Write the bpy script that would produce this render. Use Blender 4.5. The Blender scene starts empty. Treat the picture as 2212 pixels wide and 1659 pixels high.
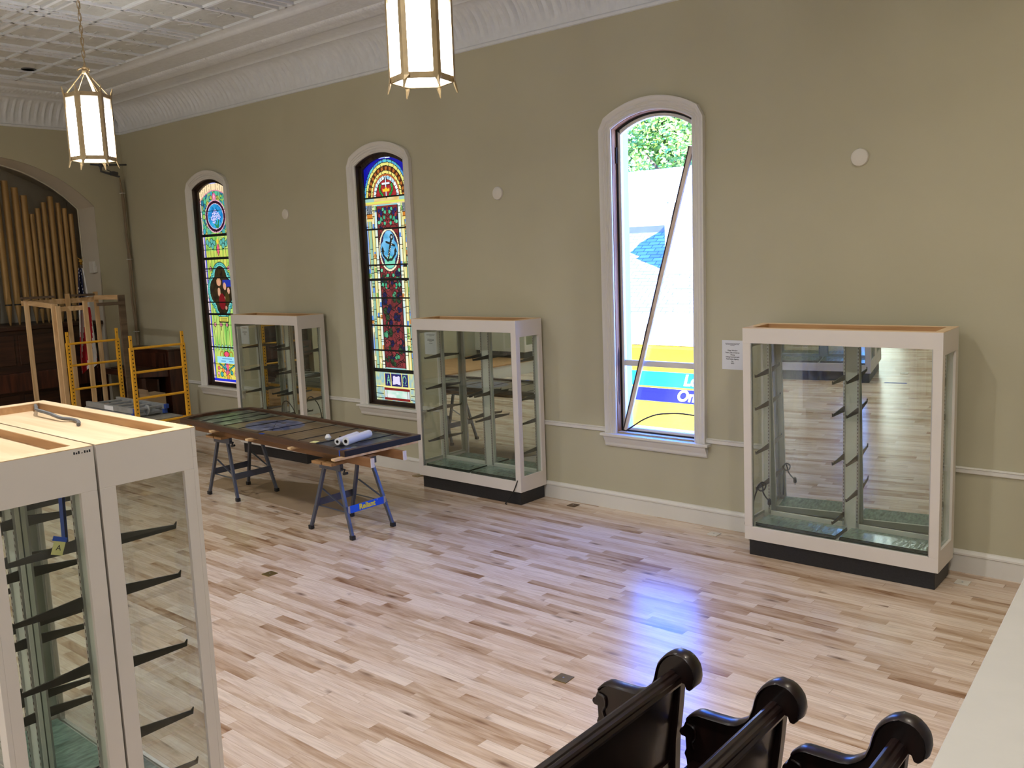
import bpy, bmesh, math, random
import numpy as np
from mathutils import Vector, Matrix
random.seed(7)
PI = math.pi
S = bpy.context.scene
COL = S.collection

# ------------------------------------------------------------------ camera
def cam_axes(yaw, pitch, roll):
    cy, sy = math.cos(yaw), math.sin(yaw); cp, sp = math.cos(pitch), math.sin(pitch)
    fwd = Vector((sy*cp, cy*cp, -sp)); right = Vector((cy, -sy, 0)); down = fwd.cross(right)
    c, s = math.cos(roll), math.sin(roll)
    return (c*right + s*down), (-s*right + c*down), fwd
r_, d_, f_ = cam_axes(-0.7083662, 0.1401854, 0.0373506)
cam_data = bpy.data.cameras.new('camera')
cam = bpy.data.objects.new('camera', cam_data); COL.objects.link(cam)
M = Matrix((r_, -d_, -f_)).transposed().to_4x4(); M.translation = (0, -7.8, 2.714)
cam.matrix_world = M
cam_data.sensor_width = 36.0; cam_data.lens = 36.0*1937.79/2212.0
cam_data.clip_start = 0.05; cam_data.clip_end = 400
S.camera = cam

# ------------------------------------------------------------------ view, sky, sun
S.view_settings.view_transform = 'Standard'; S.view_settings.look = 'None'
S.view_settings.gamma = 1.0; S.view_settings.use_curve_mapping = False
S.view_settings.exposure = 0.12
S.cycles.transparent_max_bounces = 32
S.cycles.max_bounces = 12
S.cycles.sample_clamp_indirect = 6.0

W = bpy.data.worlds.new('daylight_sky'); S.world = W; W.use_nodes = True
nt = W.node_tree; nt.nodes.clear()
out = nt.nodes.new('ShaderNodeOutputWorld'); bg = nt.nodes.new('ShaderNodeBackground')
tc = nt.nodes.new('ShaderNodeTexCoord'); sep = nt.nodes.new('ShaderNodeSeparateXYZ')
cr = nt.nodes.new('ShaderNodeValToRGB')
nt.links.new(tc.outputs['Generated'], sep.inputs[0]); nt.links.new(sep.outputs['Z'], cr.inputs[0])
cr.color_ramp.elements[0].position = 0.0; cr.color_ramp.elements[0].color = (0.50, 0.62, 0.80, 1)
cr.color_ramp.elements[1].position = 0.42; cr.color_ramp.elements[1].color = (0.02, 0.17, 1.12, 1)
e = cr.color_ramp.elements.new(0.18); e.color = (0.16, 0.36, 0.98, 1)
bg.inputs['Strength'].default_value = 16.0
nt.links.new(cr.outputs[0], bg.inputs[0]); nt.links.new(bg.outputs[0], out.inputs[0])

sun_d = bpy.data.lights.new('sun', 'SUN'); sun_d.energy = 32.0; sun_d.angle = 0.009; sun_d.color = (1, 0.95, 0.87)
sun = bpy.data.objects.new('sun', sun_d); COL.objects.link(sun)
sun.rotation_euler = Vector((-0.75, 0.30, -0.60)).to_track_quat('-Z', 'Y').to_euler()
sun.location = (5, -20, 20)

# ------------------------------------------------------------------ materials
def lin(c):
    return tuple(((x/12.92) if x <= 0.04045 else ((x+0.055)/1.055)**2.4) for x in c)
def rgb(r, g, b):
    return lin((r/255, g/255, b/255))
def base_mat(name):
    m = bpy.data.materials.new(name); m.use_nodes = True
    n = m.node_tree; b = n.nodes['Principled BSDF']
    return m, n, b
def N(n, t, **k):
    o = n.nodes.new(t)
    for a, v in k.items(): setattr(o, a, v)
    return o
def P(name, col, rough=0.5, metal=0.0, var=0.08, scale=6.0, bump=0.0, bscale=40.0, stretch=(1, 1, 1), coat=0.0, spec=0.5):
    m, n, b = base_mat(name)
    tc = N(n, 'ShaderNodeTexCoord'); mp = N(n, 'ShaderNodeMapping'); mp.inputs['Scale'].default_value = stretch
    nz = N(n, 'ShaderNodeTexNoise'); nz.inputs['Scale'].default_value = scale; nz.inputs['Detail'].default_value = 4
    n.links.new(tc.outputs['Object'], mp.inputs[0]); n.links.new(mp.outputs[0], nz.inputs['Vector'])
    r = N(n, 'ShaderNodeValToRGB')
    r.color_ramp.elements[0].position = 0.3; r.color_ramp.elements[1].position = 0.7
    r.color_ramp.elements[0].color = tuple(c*(1-var) for c in col)+(1,)
    r.color_ramp.elements[1].color = tuple(min(1, c*(1+var)) for c in col)+(1,)
    n.links.new(nz.outputs['Fac'], r.inputs[0]); n.links.new(r.outputs[0], b.inputs['Base Color'])
    b.inputs['Roughness'].default_value = rough; b.inputs['Metallic'].default_value = metal
    b.inputs['Specular IOR Level'].default_value = spec
    if coat: b.inputs['Coat Weight'].default_value = coat; b.inputs['Coat Roughness'].default_value = 0.08
    if bump:
        n2 = N(n, 'ShaderNodeTexNoise'); n2.inputs['Scale'].default_value = bscale; n2.inputs['Detail'].default_value = 6
        n.links.new(mp.outputs[0], n2.inputs['Vector'])
        bp = N(n, 'ShaderNodeBump'); bp.inputs['Strength'].default_value = bump; bp.inputs['Distance'].default_value = 0.01
        n.links.new(n2.outputs['Fac'], bp.inputs['Height']); n.links.new(bp.outputs[0], b.inputs['Normal'])
    return m
def wood(name, c1, c2, rough=0.5, axis=0, scale=1.0, coat=0.0):
    m, n, b = base_mat(name)
    tc = N(n, 'ShaderNodeTexCoord'); mp = N(n, 'ShaderNodeMapping')
    s = [14*scale, 14*scale, 14*scale]; s[axis] = 1.2*scale; mp.inputs['Scale'].default_value = s
    nz = N(n, 'ShaderNodeTexNoise'); nz.inputs['Scale'].default_value = 1.6; nz.inputs['Detail'].default_value = 6; nz.inputs['Distortion'].default_value = 0.6
    n.links.new(tc.outputs['Object'], mp.inputs[0]); n.links.new(mp.outputs[0], nz.inputs['Vector'])
    r = N(n, 'ShaderNodeValToRGB'); r.color_ramp.elements[0].position = 0.35; r.color_ramp.elements[1].position = 0.66
    r.color_ramp.elements[0].color = c1+(1,); r.color_ramp.elements[1].color = c2+(1,)
    n.links.new(nz.outputs['Fac'], r.inputs[0]); n.links.new(r.outputs[0], b.inputs['Base Color'])
    b.inputs['Roughness'].default_value = rough
    if coat: b.inputs['Coat Weight'].default_value = coat; b.inputs['Coat Roughness'].default_value = 0.06
    return m
def emit(name, col, s, rough=0.4):
    m, n, b = base_mat(name)
    b.inputs['Base Color'].default_value = tuple(min(.8, c) for c in col)+(1,)
    b.inputs['Emission Color'].default_value = col+(1,); b.inputs['Emission Strength'].default_value = s
    b.inputs['Roughness'].default_value = rough
    return m
def glass(name, tint, refl=0.04, rough=0.0):
    m = bpy.data.materials.new(name); m.use_nodes = True; n = m.node_tree; n.nodes.clear()
    o = N(n, 'ShaderNodeOutputMaterial'); mix = N(n, 'ShaderNodeMixShader')
    t = N(n, 'ShaderNodeBsdfTransparent'); t.inputs[0].default_value = tint+(1,)
    g = N(n, 'ShaderNodeBsdfGlossy'); g.inputs['Roughness'].default_value = rough
    lw = N(n, 'ShaderNodeLayerWeight'); lw.inputs['Blend'].default_value = 0.5
    p = N(n, 'ShaderNodeMath', operation='POWER'); p.inputs[1].default_value = 4.0
    ma = N(n, 'ShaderNodeMath', operation='MULTIPLY_ADD'); ma.inputs[1].default_value = 0.7; ma.inputs[2].default_value = refl
    n.links.new(lw.outputs['Facing'], p.inputs[0]); n.links.new(p.outputs[0], ma.inputs[0]); n.links.new(ma.outputs[0], mix.inputs[0])
    n.links.new(t.outputs[0], mix.inputs[1]); n.links.new(g.outputs[0], mix.inputs[2]); n.links.new(mix.outputs[0], o.inputs[0])
    return m
def attr_glow(name, s):
    m, n, b = base_mat(name)
    a = N(n, 'ShaderNodeAttribute', attribute_name='glass_colour')
    b.inputs['Base Color'].default_value = (0.01, 0.01, 0.012, 1); b.inputs['Roughness'].default_value = 0.25
    n.links.new(a.outputs['Color'], b.inputs['Emission Color']); b.inputs['Emission Strength'].default_value = s
    return m
def attr_plain(name, rough):
    m, n, b = base_mat(name)
    a = N(n, 'ShaderNodeAttribute', attribute_name='glass_colour')
    n.links.new(a.outputs['Color'], b.inputs['Base Color']); b.inputs['Roughness'].default_value = rough
    return m

def floor_material():
    m, n, b = base_mat('maple_strip_floor')
    L = n.links.new
    tc = N(n, 'ShaderNodeTexCoord'); sp = N(n, 'ShaderNodeSeparateXYZ'); L(tc.outputs['Object'], sp.inputs[0])
    def math_(op, a, c=None, v=None):
        x = N(n, 'ShaderNodeMath', operation=op)
        L(a, x.inputs[0])
        if c is not None: L(c, x.inputs[1])
        if v is not None: x.inputs[1].default_value = v
        return x.outputs[0]
    ry = math_('DIVIDE', sp.outputs['Y'], v=0.082)
    row = math_('FLOOR', ry); fy = math_('FRACT', ry)
    wn = N(n, 'ShaderNodeTexWhiteNoise', noise_dimensions='1D'); L(row, wn.inputs['W'])
    ln = N(n, 'ShaderNodeMath', operation='MULTIPLY_ADD'); L(wn.outputs['Value'], ln.inputs[0]); ln.inputs[1].default_value = 0.8; ln.inputs[2].default_value = 0.38
    off = math_('MULTIPLY', wn.outputs['Value'], v=37.3)
    # wobble along the row so that strip lengths differ
    wob = N(n, 'ShaderNodeTexNoise', noise_dimensions='2D'); wob.inputs['Scale'].default_value = 0.9; wob.inputs['Detail'].default_value = 0
    cmbw = N(n, 'ShaderNodeCombineXYZ'); L(sp.outputs['X'], cmbw.inputs[0]); L(math_('MULTIPLY', row, v=3.17), cmbw.inputs[1]); L(cmbw.outputs[0], wob.inputs['Vector'])
    ux = math_('ADD', math_('DIVIDE', sp.outputs['X'], ln.outputs[0]), off)
    ux = math_('ADD', ux, math_('MULTIPLY', wob.outputs['Fac'], v=1.1))
    idx = math_('FLOOR', ux); fx = math_('FRACT', ux)
    c2 = N(n, 'ShaderNodeCombineXYZ'); L(row, c2.inputs[0]); L(idx, c2.inputs[1])
    wn2 = N(n, 'ShaderNodeTexWhiteNoise', noise_dimensions='2D'); L(c2.outputs[0], wn2.inputs['Vector'])
    ramp = N(n, 'ShaderNodeValToRGB'); el = ramp.color_ramp.elements
    el[0].position = 0; el[0].color = rgb(228, 210, 190)+(1,)
    el[1].position = 1; el[1].color = rgb(142, 106, 78)+(1,)
    for p_, c_ in ((0.25, rgb(222, 203, 184)), (0.5, rgb(212, 189, 167)), (0.68, rgb(202, 177, 152)), (0.82, rgb(186, 157, 130)), (0.93, rgb(164, 131, 102))):
        x = el.new(p_); x.color = c_+(1,)
    sv = N(n, 'ShaderNodeCombineXYZ'); L(math_('MULTIPLY', sp.outputs['X'], v=1.7), sv.inputs[0]); L(math_('MULTIPLY', sp.outputs['Y'], v=11.0), sv.inputs[1]); L(math_('MULTIPLY', wn2.outputs['Value'], v=53.0), sv.inputs[2])
    sn = N(n, 'ShaderNodeTexNoise'); sn.inputs['Scale'].default_value = 1.0; sn.inputs['Detail'].default_value = 3; sn.inputs['Distortion'].default_value = 0.8; L(sv.outputs[0], sn.inputs['Vector'])
    mixv = math_('ADD', math_('MULTIPLY', wn2.outputs['Value'], v=0.72), math_('MULTIPLY', math_('SUBTRACT', sn.outputs['Fac'], v=0.36), v=1.0))
    L(mixv, ramp.inputs[0])
    # grain
    gv = N(n, 'ShaderNodeCombineXYZ'); L(math_('MULTIPLY', sp.outputs['X'], v=3.0), gv.inputs[0]); L(math_('MULTIPLY', sp.outputs['Y'], v=42.0), gv.inputs[1])
    L(math_('MULTIPLY', wn2.outputs['Value'], v=90.0), gv.inputs[2])
    gn = N(n, 'ShaderNodeTexNoise'); gn.inputs['Scale'].default_value = 1.0; gn.inputs['Detail'].default_value = 5; gn.inputs['Distortion'].default_value = 1.2
    L(gv.outputs[0], gn.inputs['Vector'])
    gr = N(n, 'ShaderNodeValToRGB'); gr.color_ramp.elements[0].position = 0.28; gr.color_ramp.elements[0].color = (0.60, 0.52, 0.46, 1)
    gr.color_ramp.elements[1].position = 0.60; gr.color_ramp.elements[1].color = (1.04, 1.03, 1.02, 1)
    L(gn.outputs['Fac'], gr.inputs[0])
    mul = N(n, 'ShaderNodeMixRGB', blend_type='MULTIPLY'); mul.inputs[0].default_value = 0.55
    L(ramp.outputs[0], mul.inputs[1]); L(gr.outputs[0], mul.inputs[2])
    # heartwood streaks and knots
    kv = N(n, 'ShaderNodeCombineXYZ'); L(math_('MULTIPLY', sp.outputs['X'], v=1.9), kv.inputs[0]); L(math_('MULTIPLY', sp.outputs['Y'], v=6.5), kv.inputs[1]); L(math_('MULTIPLY', idx, v=0.37), kv.inputs[2])
    vo = N(n, 'ShaderNodeTexVoronoi'); vo.inputs['Scale'].default_value = 1.15; L(kv.outputs[0], vo.inputs['Vector'])
    kr = N(n, 'ShaderNodeValToRGB'); kr.color_ramp.elements[0].position = 0.0; kr.color_ramp.elements[0].color = (1, 1, 1, 1)
    kr.color_ramp.elements[1].position = 0.21; kr.color_ramp.elements[1].color = (0, 0, 0, 1)
    x = kr.color_ramp.elements.new(0.07); x.color = (0.65, 0.65, 0.65, 1)
    L(vo.outputs['Distance'], kr.inputs[0])
    sepc = N(n, 'ShaderNodeSeparateColor'); L(vo.outputs['Color'], sepc.inputs[0])
    gate = math_('GREATER_THAN', sepc.outputs[0], v=0.42)
    kf = math_('MULTIPLY', kr.outputs[0], gate)
    kn = N(n, 'ShaderNodeMixRGB', blend_type='MIX'); L(kf, kn.inputs[0]); L(mul.outputs[0], kn.inputs[1]); kn.inputs[2].default_value = rgb(92, 60, 42)+(1,)
    # joints
    ex = math_('LESS_THAN', fx, v=0.0028); ey = math_('LESS_THAN', fy, v=0.025)
    edge = math_('MULTIPLY', math_('MAXIMUM', ex, ey), v=0.45)
    jn = N(n, 'ShaderNodeMixRGB', blend_type='MIX'); L(edge, jn.inputs[0]); L(kn.outputs[0], jn.inputs[1]); jn.inputs[2].default_value = rgb(120, 88, 66)+(1,)
    L(jn.outputs[0], b.inputs['Base Color'])
    b.inputs['Roughness'].default_value = 0.23
    b.inputs['Specular IOR Level'].default_value = 0.75
    bn = N(n, 'ShaderNodeTexNoise'); bn.inputs['Scale'].default_value = 2.2; bn.inputs['Detail'].default_value = 2; L(tc.outputs['Object'], bn.inputs['Vector'])
    bp = N(n, 'ShaderNodeBump'); bp.inputs['Strength'].default_value = 0.05; bp.inputs['Distance'].default_value = 0.02; L(bn.outputs['Fac'], bp.inputs['Height']); L(bp.outputs[0], b.inputs['Normal'])
    return m

MT = {}
MT['floor'] = floor_material()
MT['wall'] = P('beige_wall_paint', rgb(187, 181, 155), 0.75, var=0.03, scale=1.2, bump=0.06, bscale=90, spec=0.25)
MT['niche'] = P('niche_plaster', rgb(206, 199, 182), 0.8, var=0.04, scale=1.5, bump=0.05, spec=0.2)
MT['ceil'] = P('tin_ceiling_shaded_paint', rgb(194, 195, 191), 0.6, var=0.07, scale=9, bump=0.55, bscale=13, spec=0.3)  # field greyed so that the beads look lit against it
MT['cornice'] = P('cornice_and_lit_bead_paint', rgb(220, 223, 226), 0.5, var=0.04, scale=12, bump=0.35, bscale=24, spec=0.35)  # also on the ceiling beads, as a painted highlight
MT['trim'] = P('white_trim_paint', rgb(222, 218, 210), 0.45, var=0.02, scale=3)
MT['case'] = P('white_case_paint', rgb(222, 214, 206), 0.45, var=0.025, scale=2.5)
MT['case_in'] = P('case_inner_paint', rgb(206, 208, 196), 0.5, var=0.03, scale=4)
MT['black'] = P('black_laminate', rgb(30, 30, 34), 0.45, var=0.3, scale=60)
MT['ply'] = wood('raw_plywood', rgb(214, 184, 142), rgb(232, 206, 168), 0.7, 0, 0.5)
MT['plyedge'] = wood('plywood_edge', rgb(164, 124, 82), rgb(186, 146, 102), 0.7, 0, 1.0)
MT['bracket'] = P('bronze_bracket', rgb(92, 88, 82), 0.4, 0.6, var=0.1)
MT['alu'] = P('brushed_aluminium', rgb(190, 190, 188), 0.35, 0.85, var=0.05, scale=20)
MT['mirror'] = P('mirror_silver', (0.80, 0.83, 0.80), 0.0, 1.0, var=0.0)
MT['glass'] = glass('case_glass', (0.93, 0.95, 0.93), 0.045)
MT['pane'] = glass('window_pane', (0.97, 0.985, 0.99), 0.03)
MT['shelfglass'] = P('green_sheet_glass', rgb(126, 148, 136), 0.08, 0.0, var=0.35, scale=14, bump=0.7, bscale=9, stretch=(3, 1, 1), coat=0.6)
MT['shelfedge'] = P('glass_edge_dark', rgb(26, 38, 34), 0.15, var=0.1)
MT['cord'] = P('black_rubber', rgb(24, 24, 26), 0.5, var=0.1)
MT['greycord'] = P('grey_rubber', rgb(98, 98, 98), 0.5, var=0.1)
MT['paper'] = P('white_paper', rgb(222, 224, 228), 0.8, var=0.015)
MT['ink'] = P('black_ink', rgb(40, 40, 44), 0.8, var=0.05)
MT['brass'] = P('brass_plate', rgb(150, 128, 78), 0.35, 0.8, var=0.1, scale=12)
MT['bronze'] = P('antique_brass', rgb(168, 146, 108), 0.45, 0.35, var=0.15, scale=10)
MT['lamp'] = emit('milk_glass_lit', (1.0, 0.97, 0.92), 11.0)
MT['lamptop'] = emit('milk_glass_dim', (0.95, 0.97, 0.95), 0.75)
MT['jamb'] = wood('dark_stained_oak', rgb(40, 28, 20), rgb(62, 44, 32), 0.5, 2, 0.6)
MT['lightjamb'] = wood('worn_pine_jamb', rgb(150, 104, 72), rgb(200, 152, 112), 0.65, 2, 0.4)
MT['gasket'] = P('black_gasket', rgb(18, 18, 18), 0.6, var=0.1)
MT['slot'] = P('dark_slot', rgb(70, 44, 36), 0.7, var=0.1)
MT['batten'] = wood('white_painted_batten', rgb(214, 196, 176), rgb(236, 222, 206), 0.6, 2, 0.4)
MT['battendark'] = P('batten_edge', rgb(58, 46, 42), 0.6, var=0.2)
MT['pipe'] = P('gold_painted_pipe', rgb(164, 130, 80), 0.42, 0.3, var=0.12, scale=3, stretch=(1, 1, .2))
MT['organwood'] = wood('dark_walnut_case', rgb(40, 22, 14), rgb(66, 38, 24), 0.4, 1, 0.7)
MT['consolewood'] = wood('mahogany_console', rgb(44, 22, 15), rgb(78, 42, 28), 0.3, 2, 0.7)
MT['pew'] = wood('dark_cherry_pew', rgb(14, 7, 6), rgb(30, 14, 10), 0.33, 2, 0.6, coat=0.22)
MT['pine'] = wood('pine_stud', rgb(190, 152, 104), rgb(222, 190, 146), 0.65, 2, 0.5)
MT['pineh'] = wood('pine_rail', rgb(190, 152, 104), rgb(222, 190, 146), 0.65, 0, 0.5)
MT['oldwood'] = wood('weathered_board', rgb(86, 68, 52), rgb(118, 96, 74), 0.75, 1, 0.5)
MT['yellow'] = P('yellow_scaffold_paint', rgb(226, 166, 40), 0.4, 0.1, var=0.1, scale=8)
MT['hole'] = P('dark_hole', rgb(40, 26, 12), 0.8, var=0.1)
MT['deck'] = P('dusty_deck', rgb(130, 126, 116), 0.8, var=0.2, scale=14)
MT['ladder'] = P('dull_aluminium', rgb(164, 167, 168), 0.45, 0.4, var=0.15, scale=9)
MT['bluecap'] = P('blue_plastic', rgb(40, 70, 150), 0.5, var=0.1)
MT['tyre'] = P('grey_rubber_tyre', rgb(50, 50, 52), 0.6, var=0.1)
MT['steel'] = P('grey_painted_steel', rgb(92, 96, 108), 0.38, 0.45, var=0.1, scale=10)
MT['rubber'] = P('black_foot_rubber', rgb(28, 28, 32), 0.6, var=0.1)
MT['bluesign'] = P('blue_enamel', rgb(22, 92, 226), 0.35, var=0.04)
MT['yellowtext'] = P('yellow_print', rgb(232, 214, 70), 0.5, var=0.03)
MT['wbtop'] = wood('workbench_jaw', rgb(152, 112, 70), rgb(188, 146, 98), 0.6, 0, 0.6)
MT['lumber'] = wood('stained_lumber', rgb(112, 76, 44), rgb(146, 104, 66), 0.6, 0, 0.5)
MT['paintend'] = P('white_paint_end', rgb(214, 206, 200), 0.6, var=0.08, scale=30)
MT['sashwood'] = wood('old_sash_wood', rgb(56, 36, 24), rgb(86, 56, 38), 0.4, 0, 0.5)
MT['bar'] = P('lead_bar', rgb(34, 34, 40), 0.45, 0.4, var=0.2)
MT['cardboard'] = P('kraft_board', rgb(158, 134, 104), 0.85, var=0.05, scale=4)
MT['roll'] = P('white_roll_paper', rgb(226, 226, 228), 0.7, var=0.02)
MT['rollcore'] = P('roll_core', rgb(60, 52, 46), 0.8, var=0.05)
MT['tape'] = P('blue_masking_tape', rgb(32, 74, 170), 0.7, var=0.06)
MT['note'] = P('yellow_note', rgb(226, 220, 150), 0.8, var=0.03)
MT['plaster'] = P('ledge_plaster', rgb(176, 171, 160), 0.7, var=0.02, scale=8, bump=0.04)
MT['disc'] = P('white_plastic_cover', rgb(218, 212, 200), 0.5, var=0.01)
MT['flagred'] = P('flag_red', rgb(178, 28, 44), 0.8, var=0.06)
MT['flagwhite'] = P('flag_white', rgb(226, 222, 218), 0.8, var=0.04)
MT['flagblue'] = P('flag_blue', rgb(24, 30, 66), 0.8, var=0.06)
MT['gold'] = P('gilded_metal', rgb(196, 156, 70), 0.3, 0.9, var=0.08)
MT['conduit'] = P('tan_cable', rgb(138, 118, 92), 0.6, var=0.1)
MT['greybox'] = P('grey_device', rgb(84, 84, 86), 0.5, 0.2, var=0.1)
MT['swplate'] = P('white_box_plastic', rgb(216, 214, 206), 0.5, var=0.01)

# ------------------------------------------------------------------ mesh helpers
class MB:
    def __init__(s): s.v = []; s.f = []; s.m = []; s.mi = 0
    def add(s, vs, fs):
        o = len(s.v); s.v += [tuple(v) for v in vs]; s.f += [tuple(i+o for i in f) for f in fs]; s.m += [s.mi]*len(fs); return s
    def box(s, x0, x1, y0, y1, z0, z1):
        return s.add([(x0,y0,z0),(x1,y0,z0),(x1,y1,z0),(x0,y1,z0),(x0,y0,z1),(x1,y0,z1),(x1,y1,z1),(x0,y1,z1)],
            [(0,3,2,1),(4,5,6,7),(0,1,5,4),(1,2,6,5),(2,3,7,6),(3,0,4,7)])
    def beam(s, a, b, w, h, up=(0,0,1)):
        a = Vector(a); b = Vector(b); d = (b-a).normalized(); up = Vector(up)
        if abs(d.dot(up)) > 0.98: up = Vector((0,1,0))
        r = d.cross(up).normalized()*(w/2); u = r.cross(d).normalized()*(h/2)
        vs = [a-r-u, a+r-u, a+r+u, a-r+u, b-r-u, b+r-u, b+r+u, b-r+u]
        return s.add(vs, [(0,3,2,1),(4,5,6,7),(0,1,5,4),(1,2,6,5),(2,3,7,6),(3,0,4,7)])
    def prism(s, poly, ax, a, b):
        """poly: 2-D outline; ax: axis it is extruded along ('x','y','z')"""
        n = len(poly)
        def pt(p, t): return {'x': (t,p[0],p[1]), 'y': (p[0],t,p[1]), 'z': (p[0],p[1],t)}[ax]
        vs = [pt(p, a) for p in poly]+[pt(p, b) for p in poly]
        fs = [tuple(range(n))[::-1], tuple(range(n, 2*n))]+[(i,(i+1)%n,(i+1)%n+n,i+n) for i in range(n)]
        return s.add(vs, fs)
    def tube(s, pts, r, n=8, cap=True, closed=False):
        pts = [Vector(p) for p in pts]; k = len(pts); vs = []; fs = []
        ref = None
        for i, p in enumerate(pts):
            if closed: d = (pts[(i+1)%k]-pts[i-1]).normalized()
            else: d = (pts[min(i+1,k-1)]-pts[max(i-1,0)]).normalized()
            if ref is None: ref = d.orthogonal().normalized()
            ref = (ref-d*ref.dot(d)); ref = ref.normalized() if ref.length > 1e-6 else d.orthogonal().normalized()
            q = d.cross(ref); rr = r[i] if isinstance(r, (list, tuple)) else r
            vs += [p+rr*(math.cos(2*PI*j/n)*ref+math.sin(2*PI*j/n)*q) for j in range(n)]
        for i in range(k if closed else k-1):
            a = i*n; b = ((i+1)%k)*n
            fs += [(a+j, a+(j+1)%n, b+(j+1)%n, b+j) for j in range(n)]
        if cap and not closed: fs += [tuple(range(n))[::-1], tuple(range((k-1)*n, k*n))]
        return s.add(vs, fs)
    def lathe(s, prof, c, n=24, ax='z'):
        """prof: (radius, height) list"""
        vs = []; fs = []; k = len(prof)
        for r, h in prof:
            for j in range(n):
                a = 2*PI*j/n; x, y = r*math.cos(a), r*math.sin(a)
                vs.append({'z': (c[0]+x,c[1]+y,c[2]+h), 'y': (c[0]+x,c[1]+h,c[2]+y), 'x': (c[0]+h,c[1]+x,c[2]+y)}[ax])
        for i in range(k-1): fs += [(i*n+j, i*n+(j+1)%n, (i+1)*n+(j+1)%n, (i+1)*n+j) for j in range(n)]
        fs += [tuple(range(n))[::-1], tuple(range((k-1)*n, k*n))]
        return s.add(vs, fs)
    def sweep(s, path, prof, closed_prof=False):
        """path: list of frames (origin, u, v); prof: list of (a,b)"""
        n = len(prof); vs = []; fs = []
        for o, u, v in path: vs += [Vector(o)+Vector(u)*a+Vector(v)*b for a, b in prof]
        for i in range(len(path)-1):
            for j in range(n if closed_prof else n-1):
                k = (j+1) % n; fs.append((i*n+j, i*n+k, (i+1)*n+k, (i+1)*n+j))
        if closed_prof: fs += [tuple(range(n))[::-1], tuple(range((len(path)-1)*n, len(path)*n))]
        return s.add(vs, fs)
    def build(s, name, mats, parent=None, smooth=False, bevel=0.0, kind=None, local=False):
        if not isinstance(mats, (list, tuple)): mats = [mats]
        me = bpy.data.meshes.new(name)
        off = Vector((0, 0, 0))
        if parent is not None and not local:
            p = parent
            while p is not None: off += p.location; p = p.parent
        elif parent is None and not local:
            a = np.array(s.v); lo = a.min(0); hi = a.max(0); off = Vector(((lo[0]+hi[0])/2, (lo[1]+hi[1])/2, lo[2]))
        me.from_pydata([tuple(Vector(v)-off) for v in s.v], [], s.f)
        for m in mats: me.materials.append(m)
        if len(mats) > 1: me.polygons.foreach_set('material_index', s.m)
        bm = bmesh.new(); bm.from_mesh(me); bmesh.ops.recalc_face_normals(bm, faces=bm.faces[:]); bm.to_mesh(me); bm.free()
        if smooth:
            me.polygons.foreach_set('use_smooth', [True]*len(me.polygons))
            try: me.set_sharp_from_angle(angle=math.radians(38))
            except Exception: pass
        o = bpy.data.objects.new(name, me); COL.objects.link(o)
        if parent is not None: o.parent = parent
        elif not local: o.location = off
        if bevel:
            md = o.modifiers.new('bevel', 'BEVEL'); md.width = bevel; md.segments = 2; md.limit_method = 'ANGLE'; md.angle_limit = math.radians(40)
        if kind: o['kind'] = kind
        return o
def empty(name, loc, kind=None):
    o = bpy.data.objects.new(name, None); COL.objects.link(o); o.location = loc; o.empty_display_size = 0.1
    if kind: o['kind'] = kind
    return o
def tag(o, label, cat, group=None):
    o['label'] = label; o['category'] = cat
    if group: o['group'] = group
    return o
def copy_tree(o, parent=None):
    c = o.copy(); COL.objects.link(c)
    if parent: c.parent = parent
    for ch in list(o.children): copy_tree(ch, c)
    return c
def text_mesh(name, body, size, mat, parent, origin, xdir, zdir, extrude=0.001, align='CENTER', offset=0.0, shear=0.0, xscale=1.0, spacing=1.0):
    cu = bpy.data.curves.new('t', 'FONT'); cu.body = body; cu.size = size; cu.extrude = extrude; cu.align_x = align; cu.align_y = 'CENTER'
    cu.offset = offset; cu.shear = shear; cu.space_line = spacing; cu.resolution_u = 4
    t = bpy.data.objects.new('t', cu); COL.objects.link(t)
    dg = bpy.context.evaluated_depsgraph_get(); dg.update()
    me = bpy.data.meshes.new_from_object(t.evaluated_get(dg)); bpy.data.objects.remove(t); bpy.data.curves.remove(cu)
    x = Vector(xdir).normalized(); z = Vector(zdir).normalized(); nrm = x.cross(z)
    off = Vector((0, 0, 0)); p = parent
    while p is not None: off += p.location; p = p.parent
    for v in me.vertices:
        v.co = Vector(origin)-off+x*(v.co.x*xscale)+z*v.co.y+nrm*v.co.z
    me.materials.clear(); me.materials.append(mat)
    o = bpy.data.objects.new(name, me); COL.objects.link(o); o.parent = parent
    return o

# ------------------------------------------------------------------ room shell
XF, XB, YO, ZC = -15.35, 4.0, -14.2, 5.47      # organ wall, rear wall, opposite wall, ceiling
WX = [-12.74, -8.76, -4.775]                    # window centres on the window wall
HB, ZS, ZSP, SAG = 0.46, 0.84, 3.955, 0.13      # opening half width, bottom, spring, rise
def arc(cx, half, zs, sag, n=16):
    R = (half*half+sag*sag)/(2*sag); a = math.asin(half/R)
    return [(cx+R*math.sin(-a+2*a*i/n), zs+sag-R+R*math.cos(-a+2*a*i/n)) for i in range(n+1)]

m = MB().box(-17.3, XB+.3, YO-.3, 0.3, -0.3, 0.0); m.build('floor', MT['floor'], kind='structure')

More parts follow.
